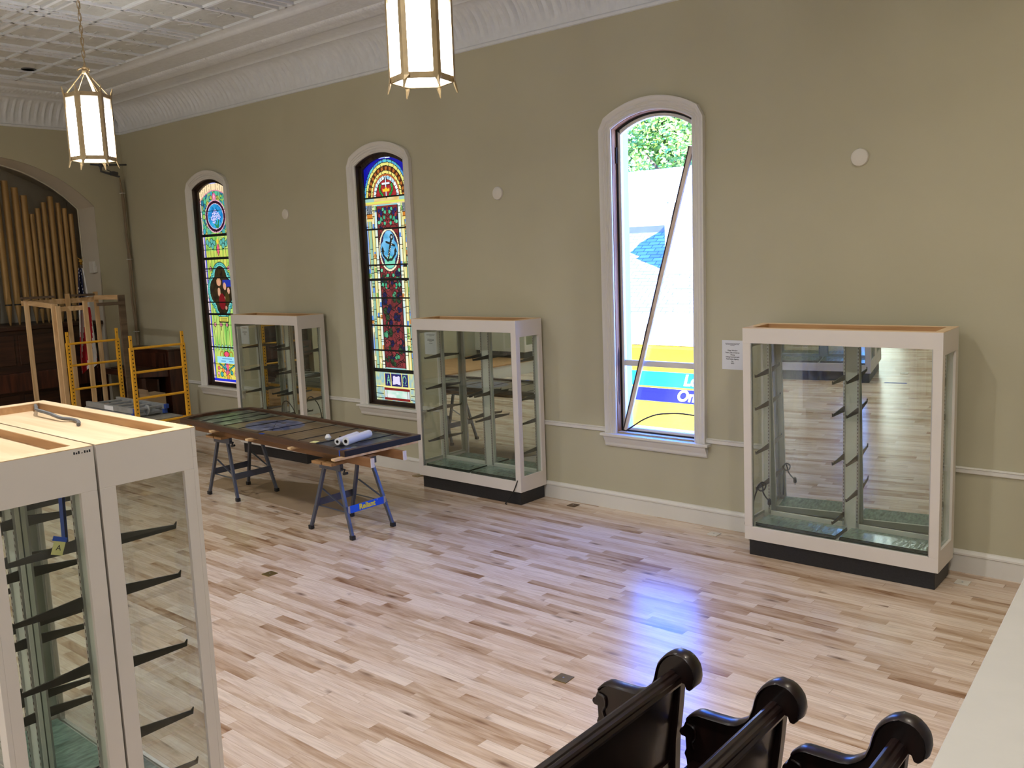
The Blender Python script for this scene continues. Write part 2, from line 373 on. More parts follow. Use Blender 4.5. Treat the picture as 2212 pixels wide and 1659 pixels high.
def wall_with_windows(name, y0, y1, xs):
    m = MB(); prev = -15.95
    for cx in xs:
        m.box(prev, cx-HB, y0, y1, -0.3, 6.2)
        m.box(cx-HB, cx+HB, y0, y1, -0.3, ZS)
        a = arc(cx, HB, ZSP, SAG)
        m.prism([(cx-HB, 6.2)]+a+[(cx+HB, 6.2)], 'y', y0, y1)
        prev = cx+HB
    m.box(prev, XB+.3, y0, y1, -0.3, 6.2)
    return m.build(name, MT['wall'], kind='structure')
wall_with_windows('wall_right', 0.0, 0.3, WX)
OX = [-12.74, -8.76, -4.775, -0.8]
wall_with_windows('wall_left', YO-0.3, YO, OX)
MB().box(XB, XB+.3, YO, 0, -0.3, 6.2).build('wall_back', MT['wall'], kind='structure')

# organ wall with its broad arch
AC, AR, AZ = -2.25, 2.27, 2.306                  # arch centre (y), radius, centre height
yr, yl = -0.564, -3.936
ath = math.acos((yr-AC)/AR); zsp = AZ+AR*math.sin(ath)
arch_pts = [(AC+AR*math.cos(ath+(PI-2*ath)*i/32), AZ+AR*math.sin(ath+(PI-2*ath)*i/32)) for i in range(33)]  # right to left
m = MB()
m.box(XF-0.62, XF, yr, 0.3, -0.3, 6.2)
m.box(XF-0.62, XF, YO-0.3, yl, -0.3, 6.2)
m.prism([(yr, 6.2)]+arch_pts+[(yl, 6.2)], 'x', XF-0.62, XF)
m.build('wall_far', MT['wall'], kind='structure')
# reveal of the arch: plaster band with a fine inner bead
m = MB()
fr = [(XF-0.62, yr-0.001, 0)]
pathpts = [(yr, 0.0), (yr, 2.0)]+arch_pts+[(yl, 2.0), (yl, 0.0)]
ins = 0.004
inner = [(y+(-ins if y > AC else ins), z-(ins if z > zsp-0.01 else 0)) for y, z in pathpts]
vs = [(XF-0.002, y, z) for y, z in inner]+[(XF-0.61, y, z) for y, z in inner]
n_ = len(inner); m.add(vs, [(i, i+1, i+1+n_, i+n_) for i in range(n_-1)])
m.build('trim_1', MT['niche'], kind='structure', smooth=True)
m = MB().tube([(XF-0.60, y+(-0.012 if y > AC else 0.012), z-(0.012 if z > zsp-.01 else 0)) for y, z in pathpts], 0.014, 6)
m.build('trim_2', MT['niche'], kind='structure', smooth=True)
# chamber behind the arch
m = MB()
m.box(-17.3, -17.0, -4.5, 0.1, -0.3, 6.0)
m.box(-17.0, -15.97, -0.30, 0.1, -0.3, 6.0); m.box(-17.0, -15.97, -4.5, -4.2, -0.3, 6.0)
m.prism([(-0.29, 4.09), (-2.25, 4.95), (-4.21, 4.09), (-4.21, 5.2), (-0.29, 5.2)], 'x', -17.0, -15.97)
m.build('wall_niche', MT['niche'], kind='structure')

# ceiling: pressed-metal panels; beads coloured lighter and field greyer to paint light on the relief
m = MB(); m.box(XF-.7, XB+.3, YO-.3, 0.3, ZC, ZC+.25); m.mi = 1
bead = lambda mm, a, b, w=0.03, h=0.034: mm.beam((a[0], a[1], ZC-h*0.3), (b[0], b[1], ZC-h*0.3), w*1.35, h)
P0 = 1.62
ys = []; y = -P0
while y > YO+P0:
    ys.append(y); y -= 1.83
xs_ = []; x = XF+P0+0.0
xs0 = -13.75
x = xs0
while x < XB-0.3:
    xs_.append(x); x += 1.83
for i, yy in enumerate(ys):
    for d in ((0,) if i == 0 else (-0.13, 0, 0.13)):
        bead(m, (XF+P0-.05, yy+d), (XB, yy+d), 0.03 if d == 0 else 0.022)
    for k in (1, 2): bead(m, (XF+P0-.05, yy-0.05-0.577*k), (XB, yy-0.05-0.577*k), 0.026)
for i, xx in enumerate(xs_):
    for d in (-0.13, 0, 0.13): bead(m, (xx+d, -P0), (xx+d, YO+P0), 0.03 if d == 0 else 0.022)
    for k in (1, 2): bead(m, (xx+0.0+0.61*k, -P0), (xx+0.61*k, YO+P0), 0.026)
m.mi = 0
# small raised ornaments in the panels
for xx in np.arange(-13.2, XB, 0.61):
    for yy in np.arange(-1.95, -9.0, -0.577):
        for a in range(0, 8):
            t = a*PI/4+0.2
            m.beam((xx+.06*math.cos(t), yy+.06*math.sin(t), ZC-.003), (xx+.2*math.cos(t+.35), yy+.2*math.sin(t+.35), ZC-.003), 0.03, 0.014)
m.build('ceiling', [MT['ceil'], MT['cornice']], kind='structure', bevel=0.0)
# cornice along the window wall and the organ wall, mitred in the corner
base_prof = [(0.0, 5.04), (0.022, 5.045), (0.03, 5.07), (0.018, 5.085)]
cove = [(0.02+0.30*(1-math.cos(t)), 5.09+0.36*math.sin(t)) for t in [PI/2*i/9 for i in range(10)]]
top_prof = [(0.32, 5.475-0.02), (0.335, 5.44), (0.36, 5.44), (0.375, 5.455), (0.39, 5.466), (0.69, 5.466), (0.71, 5.44), (0.73, 5.425), (0.80, 5.418), (0.84, 5.435), (0.90, 5.43), (0.95, 5.445), (0.965, 5.466), (1.36, 5.466), (1.375, 5.44), (1.42, 5.42), (1.47, 5.42), (1.50, 5.44), (1.52, 5.45), (1.60, 5.45), (1.62, 5.475)]
def cornice(mm, along):
    prof = base_prof+cove+top_prof; np_ = len(prof)
    L0 = 0.0; L1 = 15.0 if along == 'y' else 19.5
    step = 0.0144; ns = int((L1-L0)/step)
    vs = []; fs = []
    for i in range(ns+1):
        s_ = L0+i*step
        for j, (p, z) in enumerate(prof):
            d = 0.0
            if len(base_prof) <= j < len(base_prof)+len(cove):
                q = (j-len(base_prof))/(len(cove)-1)
                rib = max(0.0, math.cos(2*PI*s_/0.115))
                leaf = 0.5+0.5*math.cos(2*PI*s_/0.46)
                d = 0.042*rib*math.sin(PI*min(1, q*1.15))*(1-0.4*leaf)+0.020*leaf*math.sin(PI*q)*(1 if q > 0.35 else 0.5)
            if 1 < j-len(base_prof)-len(cove)-6 < 6: d = 0.006*math.sin(2*PI*s_/0.06)
            pp = p+d*0.7; zz = z-d*0.7
            s2 = max(s_, pp)            # mitre
            vs.append((XF+s2, -pp, zz) if along == 'x' else (XF+pp, -s2, zz))
    for i in range(ns):
        for j in range(np_-1): fs.append((i*np_+j, i*np_+j+1, (i+1)*np_+j+1, (i+1)*np_+j))
    mm.add(vs, fs)
m = MB(); cornice(m, 'x'); m.build('trim_3', MT['cornice'], kind='structure', smooth=True)
m = MB(); cornice(m, 'y'); m.build('trim_4', MT['cornice'], kind='structure', smooth=True)

# baseboard and chair rail
bb = [(0, 0), (0.022, 0), (0.022, 0.145), (0.03, 0.15), (0.03, 0.165), (0.018, 0.185), (0, 0.19)]
m = MB().sweep([((XF, 0, 0), (0, -1, 0), (0, 0, 1)), ((XB, 0, 0), (0, -1, 0), (0, 0, 1))], bb, True)
m.build('baseboard_right', MT['trim'], kind='structure')
rail = [(0, 0.832), (0.012, 0.836), (0.02, 0.842), (0.02, 0.872), (0.026, 0.878), (0.012, 0.886), (0, 0.888)]
m = MB(); edges = [XF]+[v for c in WX for v in (c-0.59, c+0.59)]+[XB]
for i in range(0, len(edges), 2):
    m.sweep([((edges[i], 0, 0), (0, -1, 0), (0, 0, 1)), ((edges[i+1], 0, 0), (0, -1, 0), (0, 0, 1))], rail, True)
m.build('trim_5', MT['trim'], kind='structure')
# white half wall beside the pews, lower right
m = MB(); m.prism([(-0.60, -6.6), (-0.844, -2.55), (-0.05, -2.55), (0.10, -6.6)], 'z', 0.0, 1.2)
m.build('wall_near', MT['plaster'], kind='structure', bevel=0.006)
# raised platform before the organ
m = MB(); m.box(XF, -13.35, -9.5, -0.03, 0.0, 0.28); m.build('trim_6', MT['trim'], kind='structure')
m = MB(); m.box(XF, -13.30, -9.5, -0.03, 0.28, 0.31); m.build('trim_7', MT['plyedge'], kind='structure')

# ------------------------------------------------------------------ stained glass painting (colour of each little piece of glass)
class Canvas:
    def __init__(s, w, h, d):
        s.nx = int(round(w/d)); s.nz = int(round(h/d)); s.w = w; s.h = h; s.d = d
        xs = (np.arange(s.nx)+.5)*d-w/2; zs = (np.arange(s.nz)+.5)*d
        s.X, s.Z = np.meshgrid(xs, zs); s.C = np.zeros((s.nz, s.nx, 3))
        rng = np.random.RandomState(3); s.rng = rng
    def streak(s, c1, c2, sx=3, sz=14, seed=0):
        rng = np.random.RandomState(seed)
        a = rng.rand(s.nz//sz+3, s.nx//sx+3)
        iz = np.arange(s.nz)/sz; ix = np.arange(s.nx)/sx
        i0 = iz.astype(int); j0 = ix.astype(int); fz = (iz-i0)[:, None]; fx = (ix-j0)[None, :]
        v = (a[i0][:, j0]*(1-fz)+a[i0+1][:, j0]*fz)*(1-fx)+(a[i0][:, j0+1]*(1-fz)+a[i0+1][:, j0+1]*fz)*fx
        v = np.clip((v-.2)/.6, 0, 1)[..., None]
        return np.array(c1)*(1-v)+np.array(c2)*v
    def put(s, mask, col):
        col = np.array(col)
        s.C[mask] = col[mask] if col.ndim == 3 else col
    def rect(s, x0, x1, z0, z1): return (s.X >= x0) & (s.X < x1) & (s.Z >= z0) & (s.Z < z1)
    def ell(s, cx, cz, rx, rz): return ((s.X-cx)/rx)**2+((s.Z-cz)/rz)**2 < 1
    def line(s, pts, w):
        mk = np.zeros(s.X.shape, bool)
        for (ax, az), (bx, bz) in zip(pts[:-1], pts[1:]):
            dx, dz = bx-ax, bz-az; l = dx*dx+dz*dz+1e-12
            t = np.clip(((s.X-ax)*dx+(s.Z-az)*dz)/l, 0, 1)
            mk |= ((s.X-ax-t*dx)**2+(s.Z-az-t*dz)**2) < (w/2)**2
        return mk
    def poly(s, pts):
        mk = np.zeros(s.X.shape, bool); n = len(pts)
        for i in range(n):
            (ax, az), (bx, bz) = pts[i], pts[(i+1) % n]
            if az == bz: continue
            c = ((az > s.Z) != (bz > s.Z)) & (s.X < (bx-ax)*(s.Z-az)/(bz-az)+ax); mk ^= c
        return mk
    def mesh(s, name, mat, parent, cx, y, z0, keep=None, flat=None):
        d = s.d; nx, nz = s.nx, s.nz
        V = np.zeros(((nz+1), (nx+1), 3)); gx = np.arange(nx+1)*d-s.w/2; gz = np.arange(nz+1)*d
        off = Vector((0, 0, 0)); p = parent
        while p is not None: off += p.location; p = p.parent
        if flat is None:
            V[..., 0] = cx+gx[None, :]-off.x; V[..., 1] = y-off.y; V[..., 2] = z0+gz[:, None]-off.z
        else:
            V = flat(gx, gz)
            V = V-np.array(off)
        idx = (np.arange(nz)[:, None]*(nx+1)+np.arange(nx)[None, :])
        F = np.stack([idx, idx+1, idx+nx+2, idx+nx+1], -1).reshape(-1, 4); C = s.C.reshape(-1, 3)
        if keep is not None: k = keep.reshape(-1); F = F[k]; C = C[k]
        me = bpy.data.meshes.new(name); me.from_pydata(V.reshape(-1, 3).tolist(), [], F.tolist())
        at = me.color_attributes.new('glass_colour', 'FLOAT_COLOR', 'CORNER')
        CC = np.ones((len(F), 4, 4)); CC[:, :, :3] = C[:, None, :]
        at.data.foreach_set('color', CC.reshape(-1).astype(np.float32))
        me.materials.append(mat)
        o = bpy.data.objects.new(name, me); COL.objects.link(o); o.parent = parent
        return o
LEAD = (0.004, 0.004, 0.005)
def g3(r, g, b): return rgb(r, g, b)
def vine(c, x0, x1, z0, z1, seed):
    rng = random.Random(seed); w = (x1-x0)/2; cx = (x0+x1)/2; z = z0
    while z < z1:
        for sg in (-1, 1):
            for k in range(3):
                px = cx+sg*(0.15+0.7*rng.random())*w; pz = z+rng.random()*0.16; r = 0.017+0.016*rng.random()
                kind = rng.random()
                if pz+r > z1 or pz-r < z0: continue
                cc = g3(30, 66, 38) if kind < .33 else (g3(16, 16, 74) if kind < .55 else g3(70, 150, 110) if kind < .66 else g3(134, 48, 54))
                for q in range(3):
                    ex, ez = px+sg*rng.uniform(-.03, .03), pz+rng.uniform(-.03, .03)
                    mk = c.ell(ex, ez, r*1.0, r*1.1)&c.rect(x0, x1, z0, z1); c.put(c.ell(ex, ez, r+.008, r*1.1+.008)&c.rect(x0, x1, z0, z1), LEAD); c.put(mk, cc)
            pts = [(cx+sg*w*(0.5+0.45*math.sin(z*9+t*5)), z+t*0.17) for t in np.linspace(0, 1, 7)]
            c.put(c.line(pts, 0.009)&c.rect(x0, x1, z0, z1), LEAD)
            c.put(c.line([(cx, z), (cx+sg*w*.9, z+.09)], 0.008)&c.rect(x0, x1, z0, z1), LEAD)
        z += 0.15
def paint_anchor_window():
    c = Canvas(0.82, 3.13, 0.0082); H = 3.02
    bg_ = c.streak(g3(150, 196, 176), g3(120, 190, 216), 2, 14, 5)
    alt = c.streak(g3(190, 200, 130), g3(232, 228, 170), 2, 10, 8)
    c.put(c.rect(-.5, .5, 0, 4), bg_)
    for sg in (-1, 1):
        for x0, x1, col in ((.20, .245, c.streak(g3(240, 236, 206), g3(180, 216, 226), 2, 18, 11)), (.255, .30, alt), (.31, .372, c.streak(g3(150, 186, 150), g3(128, 180, 176), 2, 20, 12)), (.375, .41, c.streak(g3(110, 150, 220), g3(220, 220, 180), 2, 12, 13))):
            a, b = sorted((sg*x0, sg*x1)); c.put(c.rect(a, b, 0.42, 2.62), col)
        for x in (.25, .305, .374):
            c.put(c.line([(sg*x, .42), (sg*x, 2.5)], .012), g3(226, 206, 120)); c.put(c.line([(sg*(x+.008), .42), (sg*(x+.008), 2.5)], .007), LEAD)
        rng = random.Random(4+sg)
        for k in range(90):
            x = sg*rng.choice((.222, .278, .34, .392)); z = .45+rng.random()*2.1
            c.put(c.line([(x-.026, z), (x+.026, z)], .008), LEAD)
            if k % 3 == 0: c.put(c.rect(x-.018, x+.018, z, z+.06), g3(*rng.choice(((196, 130, 70), (120, 170, 90), (90, 140, 210), (236, 226, 190)))))
        c.put(c.rect(sg*.34-.055, sg*.34+.055, 2.45, 2.57), g3(150, 160, 170)); 
        for a in range(6): c.put(c.line([(sg*.34-.05+a*.02, 2.45), (sg*.34-.04+.016*a, 2.56)], .009), (0, 0, 0))
        c.put(c.rect(sg*.34-.055, sg*.34+.055, 2.395, 2.44), g3(196, 120, 40)); c.put(c.line([(sg*.34-.055, 2.392), (sg*.34+.055, 2.392)], .01), LEAD); c.put(c.line([(sg*.34-.055, 2.447), (sg*.34+.055, 2.447)], .01), LEAD)
        c.put(c.rect(sg*.34-.055, sg*.34+.055, 2.355, 2.385), g3(230, 210, 120))
    c.put(c.rect(-.195, .195, .44, 2.54), g3(120, 34, 40)); c.put(c.rect(-.195, .195, .44, 1.75), c.streak(g3(92, 28, 34), g3(128, 48, 54), 3, 8, 2)) 
    vine(c, -.19, .19, .46, 1.66, 21); vine(c, -.19, .19, 2.1, 2.5, 33); vine(c, -.19, .19, 1.46, 1.72, 45)
    rl = random.Random(77)
    for k in range(34):
        px, pz = rl.uniform(.02, .17), rl.choice((rl.uniform(2.27, 2.5), rl.uniform(2.27, 2.5), rl.uniform(1.5, 1.75)))
        col = g3(*rl.choice(((80, 180, 140), (60, 160, 120), (110, 200, 160), (24, 24, 100), (150, 44, 54))))
        for sg in (-1, 1): c.put(c.ell(sg*px, pz, .027, .03), LEAD); c.put(c.ell(sg*px, pz, .02, .023), col)
    for sg in (-1, 1): c.put(c.line([(sg*.198, .44), (sg*.198, 2.54)], .012), LEAD)
    # medallion
    zc = 1.98
    c.put(c.ell(0, zc, .2, .285), LEAD); c.put(c.ell(0, zc, .19, .275), g3(236, 226, 190)); c.put(c.ell(0, zc, .17, .25), g3(40, 26, 70))
    for ex, ez, rx, rz in ((0, zc+.12, .105, .125), (0, zc-.12, .105, .125), (-.055, zc, .11, .13), (.055, zc, .11, .13)):
        c.put(c.ell(ex, ez, rx, rz), c.streak(g3(60, 150, 196), g3(120, 190, 232), 9, 5, 17))
    c.put(c.ell(0, zc-.16, .1, .08), c.streak(g3(90, 190, 170), g3(130, 210, 180), 8, 4, 18))
    blk = (0.008, 0.012, 0.012)
    c.put(c.line([(-.03, zc-.12), (.045, zc+.13)], .034), blk); c.put(c.line([(-.05, zc+.10), (.10, zc+.05)], .028), blk)
    c.put(c.ell(.055, zc+.16, .035, .04), blk); c.put(c.ell(.055, zc+.16, .018, .02), g3(170, 180, 190))
    c.put(c.line([(-.135, zc+.01), (-.115, zc-.07), (-.04, zc-.135), (.04, zc-.125), (.105, zc-.06), (.115, zc+.0)], .03), blk)
    c.put(c.poly([(-.16, zc-.03), (-.125, zc+.05), (-.09, zc-.03)]), blk); c.put(c.poly([(.085, zc-.03), (.12, zc+.03), (.15, zc-.04)]), blk)
    for i in range(9): c.put(c.ell(.06-.012*i, zc+.09-.024*i, .007, .007), g3(220, 220, 200))
    # entablature and arched head
    za = 2.65
    c.put(c.rect(-.5, .5, 2.56, za), c.streak(g3(214, 176, 104), g3(220, 206, 150), 8, 4, 9)); c.put(c.rect(-.39, .39, 2.575, 2.6), g3(214, 220, 96)); c.put(c.rect(-.5, -.24, 2.6, za), g3(150, 190, 180)); c.put(c.rect(.24, .5, 2.6, za), g3(150, 190, 180))
    top = c.Z >= za
    c.put(top, g3(10, 14, 150)); R = np.hypot(c.X, (c.Z-za)*.90); ang = np.arctan2(c.Z-za, c.X)
    c.put(top & (R < .425), LEAD); c.put(top & (R < .417), c.streak(g3(90, 190, 190), g3(60, 130, 210), 5, 4, 31)); c.put(top & (R < .392), LEAD); c.put(top & (R < .385), g3(222, 218, 120)); c.put(top & (R < .352), LEAD); c.put(top & (R < .345), g3(70, 30, 12))
    bd = (np.floor(ang*30/PI) % 2 == 0); c.put(top & (R < .338) & (R > .302) & bd, g3(176, 104, 40))
    c.put(top & (R < .298), LEAD); c.put(top & (R < .292), g3(228, 218, 120)); c.put(top & (R < .262), LEAD); c.put(top & (R < .257), g3(184, 96, 44)); c.put(top & (R < .238), c.streak(g3(230, 238, 232), g3(140, 200, 226), 6, 3, 40)); c.put(top & (R < .198), LEAD); c.put(top & (R < .192), c.streak(g3(168, 40, 44), g3(140, 30, 36), 4, 4, 41))
    for k in range(28):
        a = PI*k/28
        for r0, r1 in ((.262, .292), (.352, .385), (.198, .238), (.392, .417)):
            if (k+int(r0*40)) % 2 == 0: c.put(c.line([(r0*math.cos(a), za+r0*math.sin(a)/.9), (r1*math.cos(a), za+r1*math.sin(a)/.9)], .008), LEAD)
    for sg in (-1, 1):
        for k in range(6):
            px, pz = sg*(.045+.075*math.sin(.35+k*.36)), za+.025+.024*k
            c.put(c.ell(px, pz, .021, .026), LEAD); c.put(c.ell(px, pz, .016, .021), g3(40, 150, 60))
    c.put(c.line([(0, za), (0, za+.235)], .034), LEAD); c.put(c.line([(-.07, za+.165), (.07, za+.165)], .034), LEAD)
    c.put(c.line([(0, za), (0, za+.23)], .024), g3(222, 226, 240)); c.put(c.line([(-.066, za+.165), (.066, za+.165)], .024), g3(222, 226, 240))
    c.put(c.poly([(-.06, za+.065), (-.066, za+.11), (-.03, za+.093), (0, za+.128), (.03, za+.093), (.066, za+.11), (.06, za+.065)]), g3(240, 194, 50))
    # base panel
    c.put(c.rect(-.5, .5, 0, .38), c.streak(g3(196, 200, 140), g3(140, 180, 190), 3, 5, 50))
    c.put(c.rect(-.22, .22, .2, .36), g3(24, 22, 96)); c.put(c.poly([(-.075, .215), (-.06, .34), (0, .325), (.06, .34), (.075, .215), (0, .23)]), g3(214, 206, 236)); c.put(c.line([(0, .23), (0, .33)], .006), g3(120, 110, 150))
    gl = g3(120, 190, 150)
    c.put(c.line([(-.185, .22), (-.155, .34), (-.125, .22)], .012), gl); c.put(c.line([(-.175, .27), (-.135, .27)], .01), gl)
    c.put(c.ell(.155, .29, .036, .055) & ~c.ell(.155, .29, .024, .043), gl); c.put(c.rect(.143, .167, .2, .25), g3(24, 22, 96)); c.put(c.line([(.12, .225), (.142, .225)], .01), gl); c.put(c.line([(.168, .225), (.19, .225)], .01), gl)
    for x in (-.23, -.105, .105, .23): c.put(c.line([(x, .2), (x, .36)], .016), g3(226, 216, 120))
    c.put(c.rect(-.4, .4, .175, .2), g3(226, 220, 140))
    c.put(c.rect(-.25, .25, .01, .17), g3(120, 24, 26)); c.put(c.rect(-.2, .2, .04, .14), c.streak(g3(170, 214, 196), g3(220, 226, 224), 5, 4, 60)); 
    for x in (-.22, .22): c.put(c.rect(x-.018, x+.018, .045, .14), g3(200, 216, 220))
    for z in (.03, .09, .18): c.put(c.line([(-.41, z), (-.26, z)], .008), LEAD); c.put(c.line([(.26, z), (.41, z)], .008), LEAD)
    for z, w in ((.40, .05), (.67, .016), (1.0, .016), (1.36, .016), (1.6, .028), (1.79, .016), (2.25, .016), (2.65, .018)): c.put(c.rect(-.5, .5, z-w/2, z+w/2), LEAD)
    return c
def paint_lily_window():
    c = Canvas(0.82, 3.13, 0.0082)
    c.put(c.rect(-.5, .5, 0, 4), c.streak(g3(120, 186, 84), g3(190, 210, 110), 4, 26, 5))
    c.put(c.rect(-.5, .5, 1.5, 2.1), c.streak(g3(140, 196, 80), g3(206, 206, 96), 4, 22, 6))
    for x in np.arange(-.3, .4, .085): c.put(c.line([(x, .5), (x, 2.3)], .008), LEAD)
    for sg in (-1, 1):
        a, b = sorted((sg*.345, sg*.42)); c.put(c.rect(a, b, 0, 2.4), c.streak(g3(70, 70, 210), g3(150, 150, 232), 3, 9, 7)); c.put(c.line([(sg*.345, 0), (sg*.345, 2.3)], .009), LEAD)
        a, b = sorted((sg*.385, sg*.42)); c.put(c.rect(a, b, 0, 4), c.streak(g3(236, 214, 190), g3(220, 200, 226), 2, 10, 8)); c.put(c.line([(sg*.383, 0), (sg*.383, 3)], .008), LEAD)
        for z in np.arange(.1, 3, .21): c.put(c.line([(sg*.345, z), (sg*.41, z)], .008), LEAD)
    # scrolling head with oval of lilies
    hd = c.rect(-.38, .38, 2.32, 4); c.put(hd, c.streak(g3(70, 160, 150), g3(150, 190, 90), 4, 5, 9))
    rng = random.Random(9)
    for k in range(70):
        px, pz = rng.uniform(-.36, .36), rng.uniform(2.34, 3.0); r = rng.uniform(.02, .04)
        c.put(c.ell(px, pz, r+.007, r+.012) & hd, LEAD); c.put(c.ell(px, pz, r, r+.005) & hd, g3(*rng.choice(((60, 160, 180), (80, 180, 140), (150, 190, 90), (40, 110, 140), (180, 170, 80)))))
    c.put(c.ell(0, 2.93, .05, .06), g3(214, 90, 140)); c.put(c.ell(0, 2.93, .022, .04), g3(240, 170, 190))
    zo = 2.63
    c.put(c.ell(0, zo, .285, .255), g3(226, 160, 190)); c.put(c.ell(0, zo, .27, .24), g3(46, 12, 34)); c.put(c.ell(0, zo, .225, .2), g3(220, 190, 214)); c.put(c.ell(0, zo, .213, .19), c.streak(g3(16, 120, 190), g3(60, 170, 220), 6, 6, 12))
    for k in range(7): c.put(c.line([(rng.uniform(-.2, .2), zo+rng.uniform(-.17, .17)), (rng.uniform(-.2, .2), zo+rng.uniform(-.17, .17))], .006) & c.ell(0, zo, .21, .185), LEAD)
    c.put(c.line([(.04, zo-.17), (.0, zo)], .02), g3(40, 120, 60)); c.put(c.line([(.06, zo-.17), (.08, zo-.05)], .03), g3(40, 120, 60)); c.put(c.line([(.03, zo-.17), (-.07, zo-.08)], .03), g3(50, 130, 70))
    for fx, fz in ((0, .07), (-.05, .03), (.07, .02), (-.09, -.03), (.0, -.02), (.1, -.02), (-.05, -.075)):
        for a in range(5):
            ex, ez = fx+.028*math.cos(a*1.257), zo+fz+.026*math.sin(a*1.257); c.put(c.ell(ex, ez, .02, .017), g3(60, 80, 200)); c.put(c.ell(ex, ez, .016, .013), g3(206, 206, 244))
    # pale outer border under the arch
    R = (0.41**2+.13**2)/(2*.13); top = 3.12-R
    rad = np.hypot(c.X, c.Z-top); c.put((rad > R-.1) & (c.Z > 2.85), g3(210, 130, 150)); c.put((rad > R-.085) & (c.Z > 2.85), g3(240, 214, 170))
    for k in range(-7, 8): c.put(c.line([(k*.058, 2.9), (k*.064, 3.2)], .007) & (rad > R-.085), LEAD)
    # flower drop, jewels
    for sg in (-1, 1):
        for px, pz in ((.1, 2.22), (.17, 2.25), (.23, 2.2), (.15, 2.17), (.29, 2.24)): c.put(c.ell(sg*px, pz, .045, .05), LEAD); c.put(c.ell(sg*px, pz, .036, .04), g3(90, 170, 160))
    c.put(c.poly([(-.05, 2.12), (0, 2.26), (.05, 2.12), (0, 2.0)]), LEAD); c.put(c.poly([(-.04, 2.12), (0, 2.25), (.04, 2.12), (0, 2.02)]), g3(220, 90, 120)); c.put(c.ell(0, 2.24, .03, .04), g3(226, 190, 60))
    for z in (1.92-.1, .93): 
        for x in (-.26, -.09, .08, .25, ): c.put(c.poly([(x-.05, z), (x, z+.05), (x+.05, z), (x, z-.05)]), LEAD); c.put(c.poly([(x-.038, z), (x, z+.038), (x+.038, z), (x, z-.038)]), g3(226, 140, 160)); c.put(c.line([(x, z-.09), (x, z+.09)], .012), LEAD)
    for x in np.arange(-.3, .34, .1): c.put(c.poly([(x-.045, .57), (x, .62), (x+.045, .57), (x, .52)]), LEAD); c.put(c.poly([(x-.035, .57), (x, .61), (x+.035, .57), (x, .53)]), g3(150, 206, 190))
    # dark quatrefoil with draped figures
    zq = 1.47
    def quat(g):
        return c.ell(0, zq+.22, .17+g, .17+g) | c.ell(0, zq-.22, .17+g, .17+g) | c.ell(-.17, zq, .16+g, .2+g) | c.ell(.17, zq, .16+g, .2+g) | c.rect(-.2-g, .2+g, zq-.22-g, zq+.22+g)
    c.put(quat(.065), LEAD); c.put(quat(.055), c.streak(g3(90, 190, 180), g3(60, 150, 150), 6, 4, 14)); c.put(quat(.028), LEAD); c.put(quat(.022), g3(110, 200, 190)); c.put(quat(0), LEAD); c.put(quat(-.006), c.streak(g3(24, 18, 12), g3(50, 40, 20), 5, 5, 15))
    c.put(c.rect(.05, .28, zq+.06, zq+.17), g3(30, 50, 150))
    c.put(c.ell(-.06, zq+.14, .065, .065), g3(190, 140, 100)); c.put(c.ell(-.06, zq+.125, .04, .05), g3(206, 150, 120)); c.put(c.ell(-.07, zq-.02, .04, .07), g3(196, 150, 120)); c.put(c.ell(.1, zq+.07, .042, .06), g3(200, 150, 120)); c.put(c.ell(.2, zq+.0, .035, .05), g3(200, 150, 124)); c.put(c.line([(.02, zq-.08), (.12, zq-.13)], .03), g3(206, 160, 130))
    c.put(c.ell(.0, zq-.17, .09, .13), g3(110, 16, 24)); c.put(c.ell(.15, zq-.12, .06, .1), g3(60, 50, 20)); c.put(c.ell(.1, zq-.27, .03, .03), g3(180, 130, 110))
    c.put(c.rect(-.14, .14, .97, 1.07), LEAD); c.put(c.rect(-.125, .125, .985, 1.055), g3(206, 200, 90)); 
    for z in (1.0, 1.018, 1.036): c.put(c.rect(-.09, .1, z, z+.006), g3(120, 110, 40))
    # foot: pale tablet and flowers
    c.put(c.rect(-.34, .34, .05, .32), c.streak(g3(190, 196, 70), g3(226, 206, 90), 5, 6, 16))
    for k in range(26):
        px, pz = rng.uniform(-.3, .3), rng.uniform(.08, .3); r = rng.uniform(.02, .038)
        c.put(c.ell(px, pz, r+.007, r+.007), LEAD); c.put(c.ell(px, pz, r, r), g3(*rng.choice(((220, 200, 80), (214, 100, 120), (60, 160, 160), (226, 150, 60), (236, 170, 190)))))
    for sg in (-1, 1): c.put(c.line([(sg*.03, .2), (sg*.22, .3)], .03), LEAD); c.put(c.line([(sg*.04, .205), (sg*.22, .3)], .018), g3(40, 150, 150))
    c.put(c.poly([(-.05, .27), (0, .36), (.05, .27), (0, .19)]), g3(226, 90, 130)); c.put(c.ell(0, .46, .08, .05), LEAD); c.put(c.ell(0, .46, .065, .04), g3(226, 80, 110))
    for sg in (-1, 1): c.put(c.ell(sg*.13, .45, .06, .06) & ~c.ell(sg*.13, .45, .035, .04), g3(160, 130, 40))
    c.put(c.rect(-.28, .28, .315, .42), g3(150, 210, 232)); c.put(c.rect(-.14, .14, .375, .395), g3(100, 150, 190)); c.put(c.rect(-.17, -.04, .335, .35), g3(90, 150, 190)); c.put(c.rect(.06, .18, .335, .35), g3(90, 150, 190))
    c.put(c.rect(-.42, .42, .02, .06), g3(40, 50, 200)); c.put(c.rect(-.42, .42, 0, .018), g3(236, 210, 190))
    for z, w in ((.29, .014), (.57, .014), (.93, .012), (1.1, .034), (1.29, .014), (1.67, .014), (1.98, .034), (1.82, .01), (2.12, .008), (2.34, .045), (2.72, .01)): c.put(c.rect(-.5, .5, z-w/2, z+w/2), LEAD)
    return c
